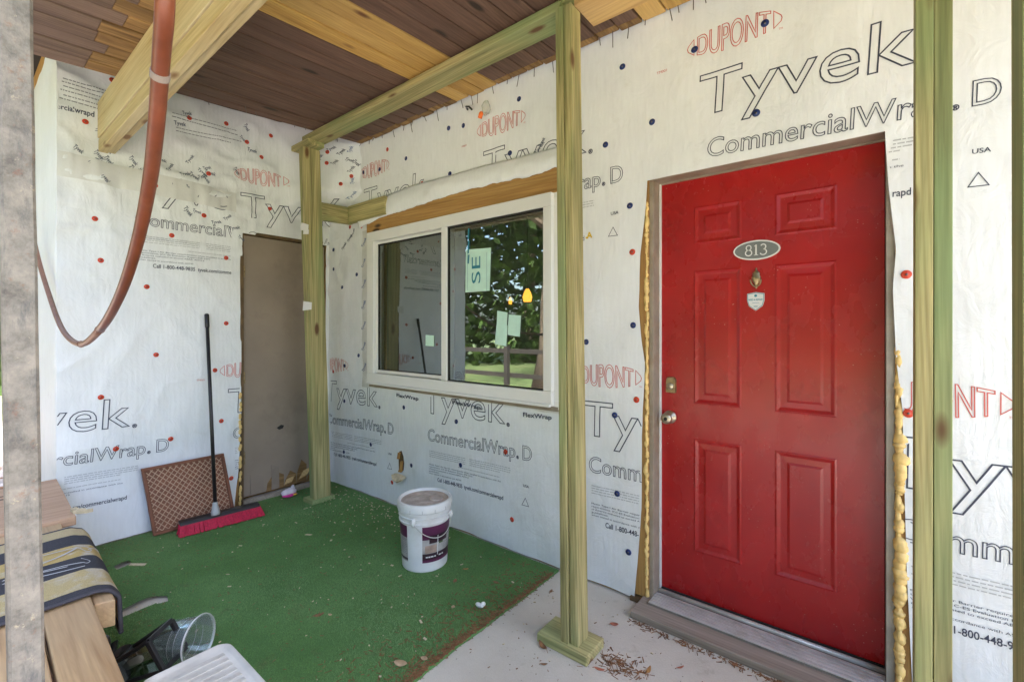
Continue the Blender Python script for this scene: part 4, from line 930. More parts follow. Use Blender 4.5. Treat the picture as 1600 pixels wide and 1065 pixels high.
def cat(P, n=8):
    o = []
    for i in range(len(P) - 1):
        p0, p1, p2, p3 = P[max(i - 1, 0)], P[i], P[i + 1], P[min(i + 2, len(P) - 1)]
        for k in range(n): t = k / n; o.append(.5 * (2 * p1 + (p2 - p0) * t + (2 * p0 - 5 * p1 + 4 * p2 - p3) * t * t + (3 * p1 - p0 - 3 * p2 + p3) * t ** 3))
    return o + [P[-1]]
cv = cat(pts); m = MB(); k1 = 66
m.tube(cv[:k1], .0125, 16); m.build('conduit_upper', M['conduit'], hose, smooth=True)
m = MB(); m.tube(cv[k1 - 1:], .0115, 14); m.build('conduit_lower', M['conduit_pale'], hose, smooth=True)
for k, wd in ((26, .006), (k1 - 1, .004), (k1 + 7, .003)):
    a, b = cv[k], cv[k + 1]; d = (b - a).normalized(); m = MB(); m.tube([a - d * wd, a + d * wd], .0140, 14); m.build('coupling', M['ring'] if k == 26 else M['conduit'], hose, smooth=False)

# ------------------------------------------------------------------ green turf carpet
CX1 = -1.385
tears = [[fl(*p) for p in ((172, 967), (200, 953), (232, 938), (261, 934), (263, 943), (238, 950), (205, 964), (176, 974))],
         [fl(*p) for p in ((178, 890), (190, 884), (203, 879), (205, 884), (196, 890), (182, 895))]]
def inside(P, x, y):
    c = False; j = len(P) - 1
    for i in range(len(P)):
        if (P[i][1] > y) != (P[j][1] > y) and x < (P[j][0] - P[i][0]) * (y - P[i][1]) / (P[j][1] - P[i][1]) + P[i][0]: c = not c
        j = i
    return c
def seg_push(x, y):                              # pull grid points near a tear on to its rim
    for P in tears:
        for i in range(len(P)):
            a, b = Vector(P[i]), Vector(P[(i + 1) % len(P)]); p = Vector((x, y)); d = b - a; t = max(0, min(1, (p - a).dot(d) / d.length_squared)); q_ = a + d * t
            if (p - q_).length < .011: return q_.x, q_.y
    return x, y
def carpet_z(x, y):
    z = .0075 + .0025 * (1 + n3(x * 2.5, y * 2.5, 1)) + .0012 * n3(x * 8, y * 8, 2)
    for P in tears:
        c = Vector((sum(p[0] for p in P) / len(P), sum(p[1] for p in P) / len(P))); z += .010 * math.exp(-((x - c.x) / .18) ** 2 - ((y - c.y) / .10) ** 2)
    return z
carpet = thing('turf_carpet', 'green artificial turf carpet with two torn slits covering the porch slab', 'carpet', (-2.6, 1.2, 0))
m = MB(); nx, ny = 120, 104; cx0, cy0, cy1 = XE + .03, .32, 2.155
edge = lambda y: CX1 + .012 * n3(y * 4, 5, 5) + .006 * n3(y * 17, 5, 5)
P_ = {}
for j in range(ny + 1):
    y = cy0 + (cy1 - cy0) * j / ny
    for i in range(nx + 1):
        x = cx0 + (edge(y) - cx0) * i / nx; xx, yy = seg_push(x, y); m.v.append((xx, yy, carpet_z(xx, yy)))
for j in range(ny):
    for i in range(nx):
        k = j * (nx + 1) + i; ids = (k, k + 1, k + nx + 2, k + nx + 1); c = [sum(m.v[q_][a] for q_ in ids) / 4 for a in (0, 1)]
        if any(inside(P, *c) for P in tears): continue
        m.f.append(ids); m.m.append(0)
b = len(m.v)                                      # cut edge
for j in range(ny + 1): y = cy0 + (cy1 - cy0) * j / ny; m.v.append((edge(y) + .001, y, .001)); 
for j in range(ny): m.f.append(((j + 1) * (nx + 1) - 1, b + j, b + j + 1, (j + 2) * (nx + 1) - 1)); m.m.append(0)
m.build('carpet_backing', M['turf'], carpet, smooth=True)
m = MB(); rnd = random.Random(2); n_ = 0
while n_ < 120000:
    x = rnd.uniform(cx0, CX1 + .01); y = rnd.uniform(.36, cy1)
    if rnd.random() > min(1, .30 + .9 / max(.5, math.hypot(x, y)) ** 1.2 * 1.2): continue
    if x > edge(y) - .002 or any(inside(P, x, y) for P in tears): n_ += 1; continue
    z = carpet_z(x, y); a = rnd.uniform(0, 6.283); w_ = .0011; h = rnd.uniform(.004, .009); lx, ly = rnd.uniform(-.006, .006), rnd.uniform(-.006, .006)
    k = len(m.v); m.v += [(x - w_ * math.cos(a), y - w_ * math.sin(a), z), (x + w_ * math.cos(a), y + w_ * math.sin(a), z), (x + lx, y + ly, z + h)]; m.f.append((k, k + 1, k + 2)); n_ += 1
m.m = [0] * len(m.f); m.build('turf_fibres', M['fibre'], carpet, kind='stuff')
# ------------------------------------------------------------------ litter on the floor
def floor_z(x, y): return carpet_z(x, y) + .004 if x < edge(y) else .0005
def chip(m, x, y, z, l, w_, a, rnd, mi=0, th=.0015):
    c, s_ = math.cos(a), math.sin(a); ax = Vector((c * l / 2, s_ * l / 2, rnd.uniform(-.1, .25) * l * .4)); ay = Vector((-s_ * w_ / 2, c * w_ / 2, rnd.uniform(-.1, .1) * w_))
    p = Vector((x, y, z + th + abs(ax.z))); m.obox(p, ax, ay, (0, 0, th), mi)
rnd = random.Random(12)
m = MB()
for i in range(230):
    x, y = rnd.uniform(-3.7, CX1 + .7), rnd.uniform(.4, 2.12)
    if x > CX1 and y < .9: continue
    s_ = rnd.choice((1, .8, .8, .5, .5, 1.7)); chip(m, x, y, floor_z(x, y), rnd.uniform(.005, .013) * s_, rnd.uniform(.003, .006) * s_, rnd.uniform(0, 6.3), rnd)
for i in range(110):                              # more of it under the left post and by the torn hole
    x, y = rnd.gauss(-3.0, .35), 2.1 - abs(rnd.gauss(0, .16)); 
    if XE + .05 < x < -1.5: chip(m, x, y, floor_z(x, y), rnd.uniform(.005, .016), rnd.uniform(.003, .007), rnd.uniform(0, 6.3), rnd)
tag(m.build('wood_chips', M['chip']), kind='stuff')
m = MB()
for i in range(1900):
    y = rnd.uniform(.7, 2.1); k = rnd.random(); sc = (.022 if y < 1.75 else .012)
    x = edge(y) - .01 + -abs(rnd.gauss(0, sc)) + .012 - (abs(rnd.gauss(0, .13)) if k < .35 else 0)
    chip(m, x, y, floor_z(x, y) - .002, rnd.uniform(.008, .028), rnd.uniform(.0012, .004), rnd.uniform(0, 6.3), rnd, rnd.choice((0, 0, 1)), .0007)
cxq, cyq = fl(970, 1040)
for i in range(160): x, y = rnd.gauss(cxq, .055), rnd.gauss(cyq, .035); chip(m, x, y, .001, rnd.uniform(.008, .035), rnd.uniform(.001, .004), rnd.uniform(0, 6.3), rnd, rnd.choice((0, 1)), .0006)
for i in range(300): x = rnd.uniform(-.9, .1); y = 2.015 - abs(rnd.gauss(0, .02)); chip(m, x, y, .001, rnd.uniform(.006, .025), rnd.uniform(.001, .004), rnd.uniform(0, 6.3), rnd, rnd.choice((0, 1)), .0008)
for i in range(150): x, y = rnd.uniform(-1.4, .1), rnd.uniform(1.1, 2.1); chip(m, x, y, .001, rnd.uniform(.004, .012), rnd.uniform(.001, .004), rnd.uniform(0, 6.3), rnd, 0, .0006)
for i in range(700): x, y = rnd.uniform(-3.7, CX1), rnd.uniform(.4, 2.1); chip(m, x, y, floor_z(x, y) - .002, rnd.uniform(.005, .018), rnd.uniform(.001, .003), rnd.uniform(0, 6.3), rnd, rnd.choice((0, 1)), .0006)
tag(m.build('plant_litter', [M['needle'], M['leaf_brown']]), kind='stuff')
def leaf(px, py, l, w_, ang, mt, label, zo=0.0, name='dry_leaf', cat='leaf', lobed=False, curl=.25):
    x, y = fl(px, py); z = floor_z(x, y); m = MB(); n_ = 9; c, s_ = math.cos(ang), math.sin(ang)
    for i in range(n_ + 1):
        t = i / n_; hw = w_ / 2 * math.sin(math.pi * min(1, t * .93 + .05)) ** .7 * ((1 + .35 * math.cos(t * 22)) if lobed else 1)
        for k in (-1, 0, 1): u = (t - .5) * l; v = k * hw; zz_ = .002 + curl * l * (2 * t - 1) ** 2 * .5 + curl * abs(k) * hw * 1.1; m.v.append((x + u * c - v * s_, y + u * s_ + v * c, z + zz_))
    for i in range(n_):
        for k in range(2): a = i * 3 + k; m.f.append((a, a + 3, a + 4, a + 1)); m.m.append(0)
    m.tube([(x + (-.5) * l * c, y - .5 * l * s_, z + .002 + curl * l * .5), (x - .72 * l * c, y - .72 * l * s_, z + .003)], .0009, 5)
    o = m.build(name, M[mt], None, smooth=True); s2 = o.modifiers.new('thickness', 'SOLIDIFY'); s2.thickness = .0008
    return tag(o, label, cat, 'dry leaves on the porch floor')
leaf(498, 966, .048, .024, 1.2, 'leaf_brown', 'small lobed brown oak leaf lying alone on the middle of the green turf', lobed=True)
leaf(626, 1043, .055, .034, .4, 'leaf_tan', 'broad tan leaf on the green turf nearest the concrete edge at the bottom')
leaf(708, 953, .022, .018, 2, 'leaf_tan', 'small tan leaf on the turf left of the crumpled white scrap')
leaf(728, 893, .030, .014, .8, 'leaf_orange', 'small orange leaf on the turf just right of the bucket')
leaf(711, 912, .034, .020, 2.1, 'leaf_brown', 'brown leaf flat on the turf in front of the bucket')
leaf(775, 914, .030, .016, .2, 'leaf_brown', 'brown leaf on the turf below the wall wrap edge')
leaf(516, 965, .020, .013, .3, 'leaf_tan', 'tiny pale leaf beside the lobed brown oak leaf on the turf')
leaf(848, 1011, .060, .022, 2.7, 'leaf_brown', 'curled dark brown leaf against the left side of the middle post block', curl=.4)
leaf(960, 976, .036, .024, .6, 'leaf_red', 'reddish leaf on the concrete between the middle post and the door sill')
leaf(937, 1046, .040, .014, .3, 'leaf_red', 'dark red leaf on the concrete below the middle post block')
leaf(1013, 1049, .046, .016, 1.6, 'leaf_orange', 'orange leaf standing out on the concrete right of the litter heap', curl=.4)
leaf(1004, 956, .036, .016, .1, 'leaf_brown', 'brown leaf at the corner of the wooden door sill')
leaf(1063, 1043, .034, .009, 1.0, 'leaf_red', 'thin reddish leaf on the concrete in front of the wooden door sill')
leaf(861, 924, .030, .014, 1.8, 'leaf_brown', 'brown leaf on the concrete left of the middle post foot')
leaf(850, 1038, .028, .010, .7, 'leaf_brown', 'narrow brown leaf on the concrete nearest the bottom edge')
leaf(663, 1035, .030, .022, .2, 'leaf_tan', 'crumbling tan leaf in the litter along the turf edge')
# crumpled scrap of white paper, pale bark strip, orange chip on the sill
x, y = fl(749, 951); m = MB(); m.blob((x, y, carpet_z(x, y) + .010), (.026, .012, .010), 10, 0, 4); m.blob((x + .012, y + .014, carpet_z(x, y) + .012), (.010, .014, .012), 8, 0, 9); tag(m.build('paper_scrap', M['white']), 'crumpled white paper scrap on the turf near the concrete edge', 'paper')
x, y = fl(215, 887); m = MB(); rn = random.Random(1); chip(m, x, y, carpet_z(x, y), .085, .018, .75, rn); tag(m.build('wood_splinter', M['chip']), 'long pale wood splinter on the turf beside the smaller torn slit', 'wood chip')
x, y = fl(482, 1018 - 180); m = MB(); chip(m, x, y, carpet_z(x, y), .05, .018, .2, rn); tag(m.build('wood_splinter', M['chip']), 'pale wood chip on the turf between the broom and the bucket', 'wood chip')

# ------------------------------------------------------------------ low wall with board top
lw = thing('low_wall', 'low wall topped with weathered boards along the open side of the porch', 'low wall', (-2.5, .25, 0))
BZ = .46
def bboard(P, z0, z1, mt, name='top_board'):
    m = MB(); m.hexa([(x, y, z0) for x, y in P] + [(x, y, z1) for x, y in P]); return m.build(name, mt, lw, .004)
inner = lambda x: .287 + (-1.35 - x) * .036
gapy = lambda x: .172 + (-1.35 - x) * .030
xa, xb = -2.95, -1.22
bboard([(xa, gapy(xa) + .004), (xb, gapy(xb) + .004), (xb, inner(xb)), (xa, inner(xa))], BZ - .038, BZ, M['bench'])
bboard([(xa, gapy(xa) - .11), (-1.44, gapy(-1.44) - .11), (-1.44, gapy(-1.44) - .004), (xa, gapy(xa) - .004)], BZ - .038, BZ - .001, M['bench'])
bboard([(-1.44 + .004, gapy(-1.44) - .022), (xb, gapy(xb) - .022), (xb, gapy(xb) - .004), (-1.44 + .004, gapy(-1.44) - .004)], BZ - .038, BZ - .001, M['bench'])
bboard([(-3.79, gapy(-3.79) - .13), (-2.96, gapy(-2.96) - .13), (-2.96, .398), (-3.79, .425)], BZ - .030, BZ + .012, M['bench_pink'], 'plywood_cap')
m = MB(); m.hexa([(-2.75, inner(-2.75) + .004, BZ - .10), (-2.02, inner(-2.02) + .004, BZ - .10), (-2.0, inner(-2.0) + .055, BZ - .10), (-2.75, inner(-2.75) + .055, BZ - .10), (-2.75, inner(-2.75) + .004, BZ - .012), (-2.02, inner(-2.02) + .004, BZ - .012), (-2.0, inner(-2.0) + .055, BZ - .012), (-2.75, inner(-2.75) + .055, BZ - .012)]); m.build('side_rail', M['bench'], lw, .004)
m = MB(); m.box(-3.79, -1.30, .19, .25, 0, .06); m.box(-3.79, -1.30, .19, .25, BZ - .10, BZ - .0385); m.build('frame_rail', M['bench'], lw)
for x in (-3.7, -3.1, -2.5, -1.9, -1.36): m = MB(); m.box(x, x + .04, .192, .248, .061, BZ - .101); m.build('stud', M['bench'], lw)
m = MB(); m.box(-3.79, -1.30, .165, .188, -.05, BZ - .04); m.build('skirt_panel', M['bench_pink'], lw)
m = MB(); rn = random.Random(6)
x, y = fl(116, 803, BZ)
for k in range(3): m.obox((x + .03 * k, y + .012 * k, BZ + .012 + .01), (.022, .01 * k, .002), (0, .012, 0), (0, .0, .008))
tag(m.build('wood_scrap', M['chip']), 'splintered wood scrap standing on the low wall beyond the striped rug', 'wood chip')

# ------------------------------------------------------------------ striped rug folded over the wall
q = N(mat('rug_weave', (.4, .35, .25), .95, 0, .1)); tc = q.coord((1, 1, 1), False); sx = q.n('ShaderNodeSeparateXYZ'); q.l(tc, sx.inputs[0])
ad = q.n('ShaderNodeMath', operation='MULTIPLY_ADD'); q.l(q.noise(tc, 9, 2), ad.inputs[0]); ad.inputs[1].default_value = .02; q.l(sx.outputs[0], ad.inputs[2])
mr = q.n('ShaderNodeMapRange'); mr.inputs[1].default_value = -2.80; mr.inputs[2].default_value = -2.06; q.l(ad.outputs[0], mr.inputs[0])
ch, cr = (.07, .067, .075), (.54, .39, .16)
vr = q.ramp(mr.outputs[0], [(0, (.54, .43, .25)), (.17, ch), (.34, cr), (.53, ch), (.73, (.54, .42, .21)), (.955, ch)])
q.t.nodes[-1].name = q.t.nodes[-1].name
for n_ in q.t.nodes:
    if n_.type == 'VALTORGB' and len(n_.color_ramp.elements) == 6: n_.color_ramp.interpolation = 'CONSTANT'
pat = q.ramp(q.noise(tc, 12, 4, .55, .8), [(.46, (0, 0, 0)), (.62, (.8, .8, .8))]); msk = q.ramp(mr.outputs[0], [(0, (0, 0, 0)), (.34, (1, 1, 1)), (.53, (0, 0, 0)), (.73, (.8, .8, .8)), (.95, (0, 0, 0))])
for n_ in q.t.nodes:
    if n_.type == 'VALTORGB' and len(n_.color_ramp.elements) == 5: n_.color_ramp.interpolation = 'CONSTANT'
c = q.mix(q.mix(1.0, pat, msk, 'MULTIPLY'), vr, (.58, .53, .46))
c = q.mix(.5, c, q.ramp(q.noise(tc, 380, 2), [(.35, (.5, .5, .5)), (.65, (1, 1, 1))]), 'MULTIPLY')
q.out(c, None, q.bump(q.noise(tc, 330, 2), .7, .004)); M['rug'] = q.m
rug = thing('rug', 'charcoal and yellow striped rug folded over the low wall', 'rug', (-2.4, .25, BZ))
rx0, rx1 = -2.80, -2.06
def rugpt(u, v, off=0.0):                         # u along the wall, v across: drop outside, top, drop inside
    x = rx0 + (rx1 - rx0) * u; yi = inner(x) + .062; yo = gapy(x) - .13; zt = BZ + .006 + off + .003 * n3(x * 9, v * 9, 1)
    prof = [(yo - .02 - off, BZ - .16), (yo - .012 - off, BZ - .04), (yo + .02, zt), (yi - .05, zt + .002), (yi - .012, zt - .012), (yi + .010 + off, zt - .045), (yi + .016 + off, BZ - .135 - .02 * u)]
    s_ = v * (len(prof) - 1); i = min(int(s_), len(prof) - 2); t = s_ - i; a, b_ = prof[i], prof[i + 1]
    return (x + .012 * n3(v * 4, 2, 7) + .02 * max(0, v - .6), a[0] + (b_[0] - a[0]) * t + .004 * n3(x * 6, v * 5, 3), a[1] + (b_[1] - a[1]) * t)
m = MB(); nu, nv = 60, 48
for i in range(nu + 1):
    for j in range(nv + 1): m.v.append(rugpt(i / nu, j / nv))
for i in range(nu):
    for j in range(nv): k = i * (nv + 1) + j; m.f.append((k, k + nv + 1, k + nv + 2, k + 1)); m.m.append(0)
o = m.build('rug_body', M['rug'], rug, smooth=True); s2 = o.modifiers.new('thickness', 'SOLIDIFY'); s2.thickness = .010; s2.offset = 1
sm = o.modifiers.new('smooth', 'SMOOTH'); sm.iterations = 6
M['binding'] = plain('rug_binding', (.05, .045, .055), .8, .2, 60)
for uu in (0.0, 1.0): m = MB(); m.tube([Vector(rugpt(uu, j / 40)) + Vector((0, 0, .005)) for j in range(41)], .0062, 8); m.build('binding', M['binding'], rug, smooth=True)
m = MB(); m.tube([Vector(rugpt(i / 30, 1.0)) for i in range(31)], .0075, 8); m.build('binding', M['binding'], rug, smooth=True)
# bird and wave motif woven into the rug
m = MB(); srug = lambda u, v, h: rugpt(u, v, .0135)
for pts_ in ([(.36, .40), (.40, .52), (.47, .60), (.44, .66), (.38, .60), (.36, .52)], [(.40, .50), (.46, .46), (.50, .40)], [(.44, .62), (.40, .72), (.42, .78)], [(.56, .36), (.60, .46), (.65, .52), (.62, .58), (.57, .50)], [(.58, .40), (.63, .47)], [(.60, .36), (.66, .44), (.69, .5)]):
    ribbon(m, [p for p in cat([Vector((a, b_)) for a, b_ in pts_], 6)], .008, lambda u, v, h: srug(u, v, h), False)
m.build('woven_motif', M['ink_pale'], rug)

# ------------------------------------------------------------------ lattice panel and push broom
pan_ = thing('lattice_panel', 'brown framed panel with pale diamond lattice leaning on the white end wall', 'panel', (-3.72, 1.1, 0))
c0, c1 = Vector((-3.665, .855, .014)), Vector((-3.665, 1.335, .014)); up_ = Vector((-.085, -.045, .43))
ey_ = (c1 - c0); nrm = ey_.cross(up_).normalized(); wd = ey_.length; ht = up_.length
pp = lambda u, v, h: c0 + ey_ * u + up_ * v + nrm * h
def pbox(m, u0, u1, v0, v1, h0, h1, mi=0): m.hexa([pp(u0, v0, h0), pp(u1, v0, h0), pp(u1, v1, h0), pp(u0, v1, h0), pp(u0, v0, h1), pp(u1, v0, h1), pp(u1, v1, h1), pp(u0, v1, h1)], mi)
m = MB(); pbox(m, .03, .97, .03, .97, 0, .008); m.build('backing', M['lattice_back'], pan_)
for (u0, u1, v0, v1) in ((0, 1, 0, .045), (0, 1, .955, 1), (0, .04, .0455, .9545), (.96, 1, .0455, .9545)): m = MB(); pbox(m, u0, u1, v0, v1, -.004, .022); m.build('frame_member', M['lattice_back'], pan_, .003)
m = MB(); n_ = 14
def clip_line(a, b):
    t0, t1 = 0.0, 1.0
    for ax in (0, 1):
        d = b[ax] - a[ax]
        for lim, sg_ in ((.045, 1), (.955, -1)):
            if abs(d) < 1e-9: continue
            t = (lim - a[ax]) / d
            if d * sg_ > 0: t0 = max(t0, t)
            else: t1 = min(t1, t)
    return (t0, t1)
for s_ in (1, -1):
    for k in range(-n_, 2 * n_):
        a = (k / n_, 0.0); b_ = (k / n_ + s_ * .8, 1.0); t0, t1 = clip_line(a, b_)
        if t1 - t0 < .02: continue
        p, q2 = (a[0] + (b_[0] - a[0]) * t0, t0), (a[0] + (b_[0] - a[0]) * t1, t1)
        m.bar(pp(*p, .0095 + .001 * s_), pp(*q2, .0095 + .001 * s_), .0046, .0025, nrm)
m.build('lattice', M['lattice_line'], pan_, kind='stuff')
bro = thing('push_broom', 'push broom with black handle and red bristles leaning on the end wall', 'broom', (-3.46, 1.2, .02))
h0 = Vector(fl(282, 840)); h1 = Vector(fl(409, 806)); hb = Vector((h0.x, h0.y, .02)); he = Vector((h1.x, h1.y, .02)); dirv = (he - hb).normalized(); perp = Vector((-dirv.y, dirv.x, 0)); 
if perp.x < 0: perp = -perp
tilt = Vector((-.55, 0, .83)); mid = (hb + he) / 2; Lh = (he - hb).length
m = MB(); m.obox(mid + tilt * .074 , dirv * Lh / 2 * .985, perp * .026 * 1.0, tilt * .013); bh = m.build('broom_head', M['black'], bro, .004)
m = MB(); rn = random.Random(3); NT = 46
for r_ in range(4):
    for k in range(NT):
        u = (k + .5 * (r_ % 2)) / (NT - .5); p = hb + dirv * Lh * (.012 + .976 * u) + tilt * .064 + perp * (-.018 + .012 * r_)
        for s_ in range(3):
            e = p - tilt * .064 + perp * (-.012 + .011 * r_ + rn.uniform(-.004, .008)) + dirv * ((u - .5) * .03 + rn.uniform(-.006, .006)); e.z = max(.017, e.z - .004)
            m.tube([p + dirv * .003 * (s_ - 1), e], [.0028, .0042], 4)
m.build('bristles', M['broom_red'], bro, kind='stuff')
yz = ew(323, 490, -3.775); top = Vector((-3.775, yz[0], yz[1])); bs = Vector((-3.515, 1.165, .10)); ax_ = (top - bs).normalized()
m = MB(); m.tube([bs + ax_ * .06, top - ax_ * .10], .0115, 14); m.build('handle', M['black'], bro, smooth=True)
m = MB(); m.tube([top - ax_ * .10, top - ax_ * .095, top - ax_ * .006, top], [.0125, .0145, .0145, .008], 14); m.build('grip', M['black'], bro, smooth=True)
m = MB(); m.tube([bs - ax_ * .01, bs + ax_ * .005, bs + ax_ * .055, bs + ax_ * .075], [.026, .028, .017, .015], 16); m.build('handle_socket', M['grey_plastic'], bro, smooth=True)

# ------------------------------------------------------------------ paint bucket
bx, by = fl(664, 876, .013); bc = .013; bk = thing('bucket', 'white plastic paint bucket with purple label and dusty lid on the turf', 'bucket', (bx, by, bc))
o3 = (bx, by, bc); rb, rt, hh = .128, .146, .372
rad = lambda z: rb + (rt - rb) * z / hh
prof = [(.0001, .004), (rb - .006, .003), (rb - .002, 0), (rb + .0, .004)] + [(rad(z), z) for z in (.01, .05, .1, .15, .2, .25, .262)] + [(rad(.264) + .006, .264), (rad(.27) + .006, .270), (rad(.272), .273), (rad(.288), .289), (rad(.29) + .006, .291), (rad(.297) + .006, .298), (rad(.3), .300), (rad(.314), .315), (rad(.316) + .009, .317), (rad(.326) + .009, .327), (rad(.33), .329), (rad(.34), .34)]
m = MB(); m.lathe(prof, 56, 0, None, off=o3); sharp(m.build('bucket_body', M['bucket'], bk), 40)
m = MB(); m.lathe([(rt + .001, .330), (rt + .010, .331), (rt + .011, .362), (rt + .007, .374), (rt - .003, .376), (rt - .008, .368), (rt - .011, .362)], 56, 0, None, off=o3); ld = sharp(m.build('lid_rim', M['bucket'], bk), 40)
m = MB(); m.lathe([(rt - .011, .362), (.11, .3605), (.108, .3635), (.085, .3635), (.083, .361), (.06, .361), (.058, .363), (.04, .363), (.038, .361), (.0001, .361)], 48, 0, None, off=o3); sharp(m.build('lid_top', M['lid'], bk), 40)
vd = Vector((-bx, -by, 0)).normalized(); rgt = Vector((-vd.y, vd.x, 0))
if (rgt.x * CA + rgt.y * SA) < 0: rgt = -rgt
sp_ = Vector(o3) + rgt * .062 + vd * .02; m = MB(); m.lathe([(.040, .362), (.040, .371), (.036, .373), (.030, .373), (.028, .370), (.012, .370), (.010, .373), (.0001, .373)], 32, 0, None, off=tuple(sp_)); sharp(m.build('pour_spout', M['lid'], bk), 40)
for k in range(14):
    a = 2 * math.pi * k / 14 + .1; m = MB(); c, s_ = math.cos(a), math.sin(a); rr_ = rt + .0112; m.obox((bx + c * rr_, by + s_ * rr_, bc + .341), (-s_ * .0012, c * .0012, 0), (c * .0009, s_ * .0009, 0), (0, 0, .009)); m.build('lid_notch', M['grey_plastic'], bk)
ang = math.atan2(vd.y, vd.x)
def lab(name, a0, a1, z0, z1, mi, parent, off=.0012):
    m = MB(); m.lathe([(rad(z0) + off, z0), (rad((z0 + z1) / 2) + off, (z0 + z1) / 2), (rad(z1) + off, z1)], max(4, int(abs(a1 - a0) * 14)), 0, None, a0, a1, o3); return m.build(name, mi, parent, smooth=True)
sgn = 1 if (math.cos(ang + .3) * CA + math.sin(ang + .3) * SA) > (math.cos(ang) * CA + math.sin(ang) * SA) else -1
A = lambda d: ang + sgn * R(d)
main = lab('label', A(-6), A(78), .055, .255, M['label_grey'], bk)
lab('label_band', A(-6), A(78), .182, .2552, M['purple'], main, .0016); lab('label_band', A(10), A(60), .160, .205, M['label_dark'], main, .0020); lab('label_band', A(-6), A(78), .055, .105, M['label_dark'], main, .0016); lab('label_band', A(-6), A(78), .055, .070, M['purple'], main, .0020)
lab('label_picture', A(0), A(28), .107, .150, M['label_tan'], main, .0016); lab('label_picture', A(34), A(46), .150, .176, M['label_green'], main, .0016); lab('label_stripe', A(30), A(31.5), .09, .20, M['white'], main, .0024)
l2 = lab('label', A(-82), A(-44), .055, .255, M['label_grey'], bk); lab('label_band', A(-82), A(-44), .190, .2552, M['purple'], l2, .0016); lab('label_band', A(-82), A(-44), .062, .075, M['label_dark'], l2, .0016)
lblsurf = lambda u, v, h: (bx + (rad(v) + .0026 + h) * math.cos(A(u)), by + (rad(v) + .0026 + h) * math.sin(A(u)), bc + v)
m = MB(); rn = random.Random(9)
for z in (.145, .135, .125, .115):
    u = 48
    while u < 74: e = u + rn.uniform(1.5, 4.5); k = len(m.v); m.v += [tuple(lblsurf(*p, 0)) for p in ((u, z), (e, z), (e, z + .003), (u, z + .003))]; m.f.append((k, k + 1, k + 2, k + 3)); m.m.append(0); u = e + 1
for z in (.178, .168, .158, .148, .138, .128, .118, .108, .098):
    u = -78
    while u < -48: e = u + rn.uniform(1.5, 5); k = len(m.v); m.v += [tuple(lblsurf(*p, 0)) for p in ((u, z), (e, z), (e, z + .003), (u, z + .003))]; m.f.append((k, k + 1, k + 2, k + 3)); m.m.append(0); u = e + 1
m.build('small_print', M['ink_grey'], bk, kind='stuff')
m = MB()
for i, (u, w2) in enumerate(((2, 5), (8, 4), (13, 7), (22, 4), (34, 6), (42, 5))):
    k = len(m.v); m.v += [tuple(lblsurf(*p, .001)) for p in ((u, .083), (u + w2, .083), (u + w2, .090), (u, .090))]; m.f.append((k, k + 1, k + 2, k + 3)); m.m.append(0)
m.build('label_lettering', M['white'], main, kind='stuff')
eL, eR = A(-25), A(72)
lug = lambda a: Vector((bx + (rad(.28) + .010) * math.cos(a), by + (rad(.28) + .010) * math.sin(a), bc + .282))
for a in (eL, eR): m = MB(); m.blob(tuple(lug(a)), (.014, .014, .022), 10, 0, 1); m.build('handle_lug', M['bucket'], bk, smooth=True)
m = MB(); pA, pB = lug(eL), lug(eR); mid_ = Vector((bx + (rt + .03) * math.cos(A(27)), by + (rt + .03) * math.sin(A(27)), bc + .215))
hp = []
for i in range(25):
    t = i / 24; a = eL + (eR - eL) * t; rr_ = rad(.25) + .012 + .016 * math.sin(math.pi * t); hp.append((bx + rr_ * math.cos(a), by + rr_ * math.sin(a), bc + .285 - .075 * math.sin(math.pi * t) ** .8 + .0 * t - .02 * t))
m.tube(hp, .0024, 8); m.build('bail_handle', M['metal'], bk, smooth=True)

# ------------------------------------------------------------------ small pink packet, clear tub, lantern, lid
x, y = fl(452, 777); pk = thing('packet', 'crumpled white and pink plastic packet on the turf beside the left post', 'packet', (x, y, .013))
m = MB(); m.blob((x, y, .045), (.034, .058, .035), 14, 0, 2); m.blob((x - .01, y + .035, .072), (.014, .018, .02), 8, 0, 5); m.build('film', M['pack_white'], pk, smooth=True)
m = MB(); m.blob((x + .012, y, .026), (.036, .060, .013), 14, 0, 8); m.build('pink_base', M['pink'], pk, smooth=True)
m = MB(); m.blob((x + .042, y + .025, .030), (.010, .02, .006), 8, 0, 8); m.build('yellow_mark', M['yellow'], pk, smooth=True)
cX, cY = fl(284, 1001, .088); Dc = Vector((.80, .56, .06)).normalized(); kq = 1.38
cup = thing('plastic_tub', 'clear empty plastic tub lying on its side on the turf', 'tub', (cX, cY, .01))
Mr = Dc.to_track_quat('Z', 'Y').to_matrix()
m = MB(); prof = [(.0001, 0), (.048, 0), (.050, .004), (.054, .05), (.0555, .052), (.060, .105), (.066, .106), (.067, .111), (.061, .112), (.059, .107), (.053, .05), (.048, .006), (.0001, .005)]
m.lathe([(r_ * kq, (z - .055) * kq) for r_, z in prof], 40, 0, Mr, off=(cX, cY, .094)); sharp(m.build('tub_wall', M['cup'], cup), 40)
m = MB(); m.lathe([(r_ * kq, z * kq) for r_, z in ((.0655, .050), (.0675, .053), (.0655, .056), (.0640, .053), (.0655, .050))], 40, 0, Mr, off=(cX, cY, .094)); m.build('tub_rim', M['film'], cup, smooth=True)
m = MB(); 
for zq in (.0, .02): m.lathe([((.0562 + zq * .1) * kq, zq * kq), ((.0566 + zq * .1) * kq, (zq + .0012) * kq)], 40, 0, Mr, off=(cX, cY, .094))
m.build('moulded_ring', M['film'], cup)
ln = thing('lantern', 'black outdoor lantern lamp with glass sides lying on the turf by the low wall', 'lantern', (-2.28, .50, .01))
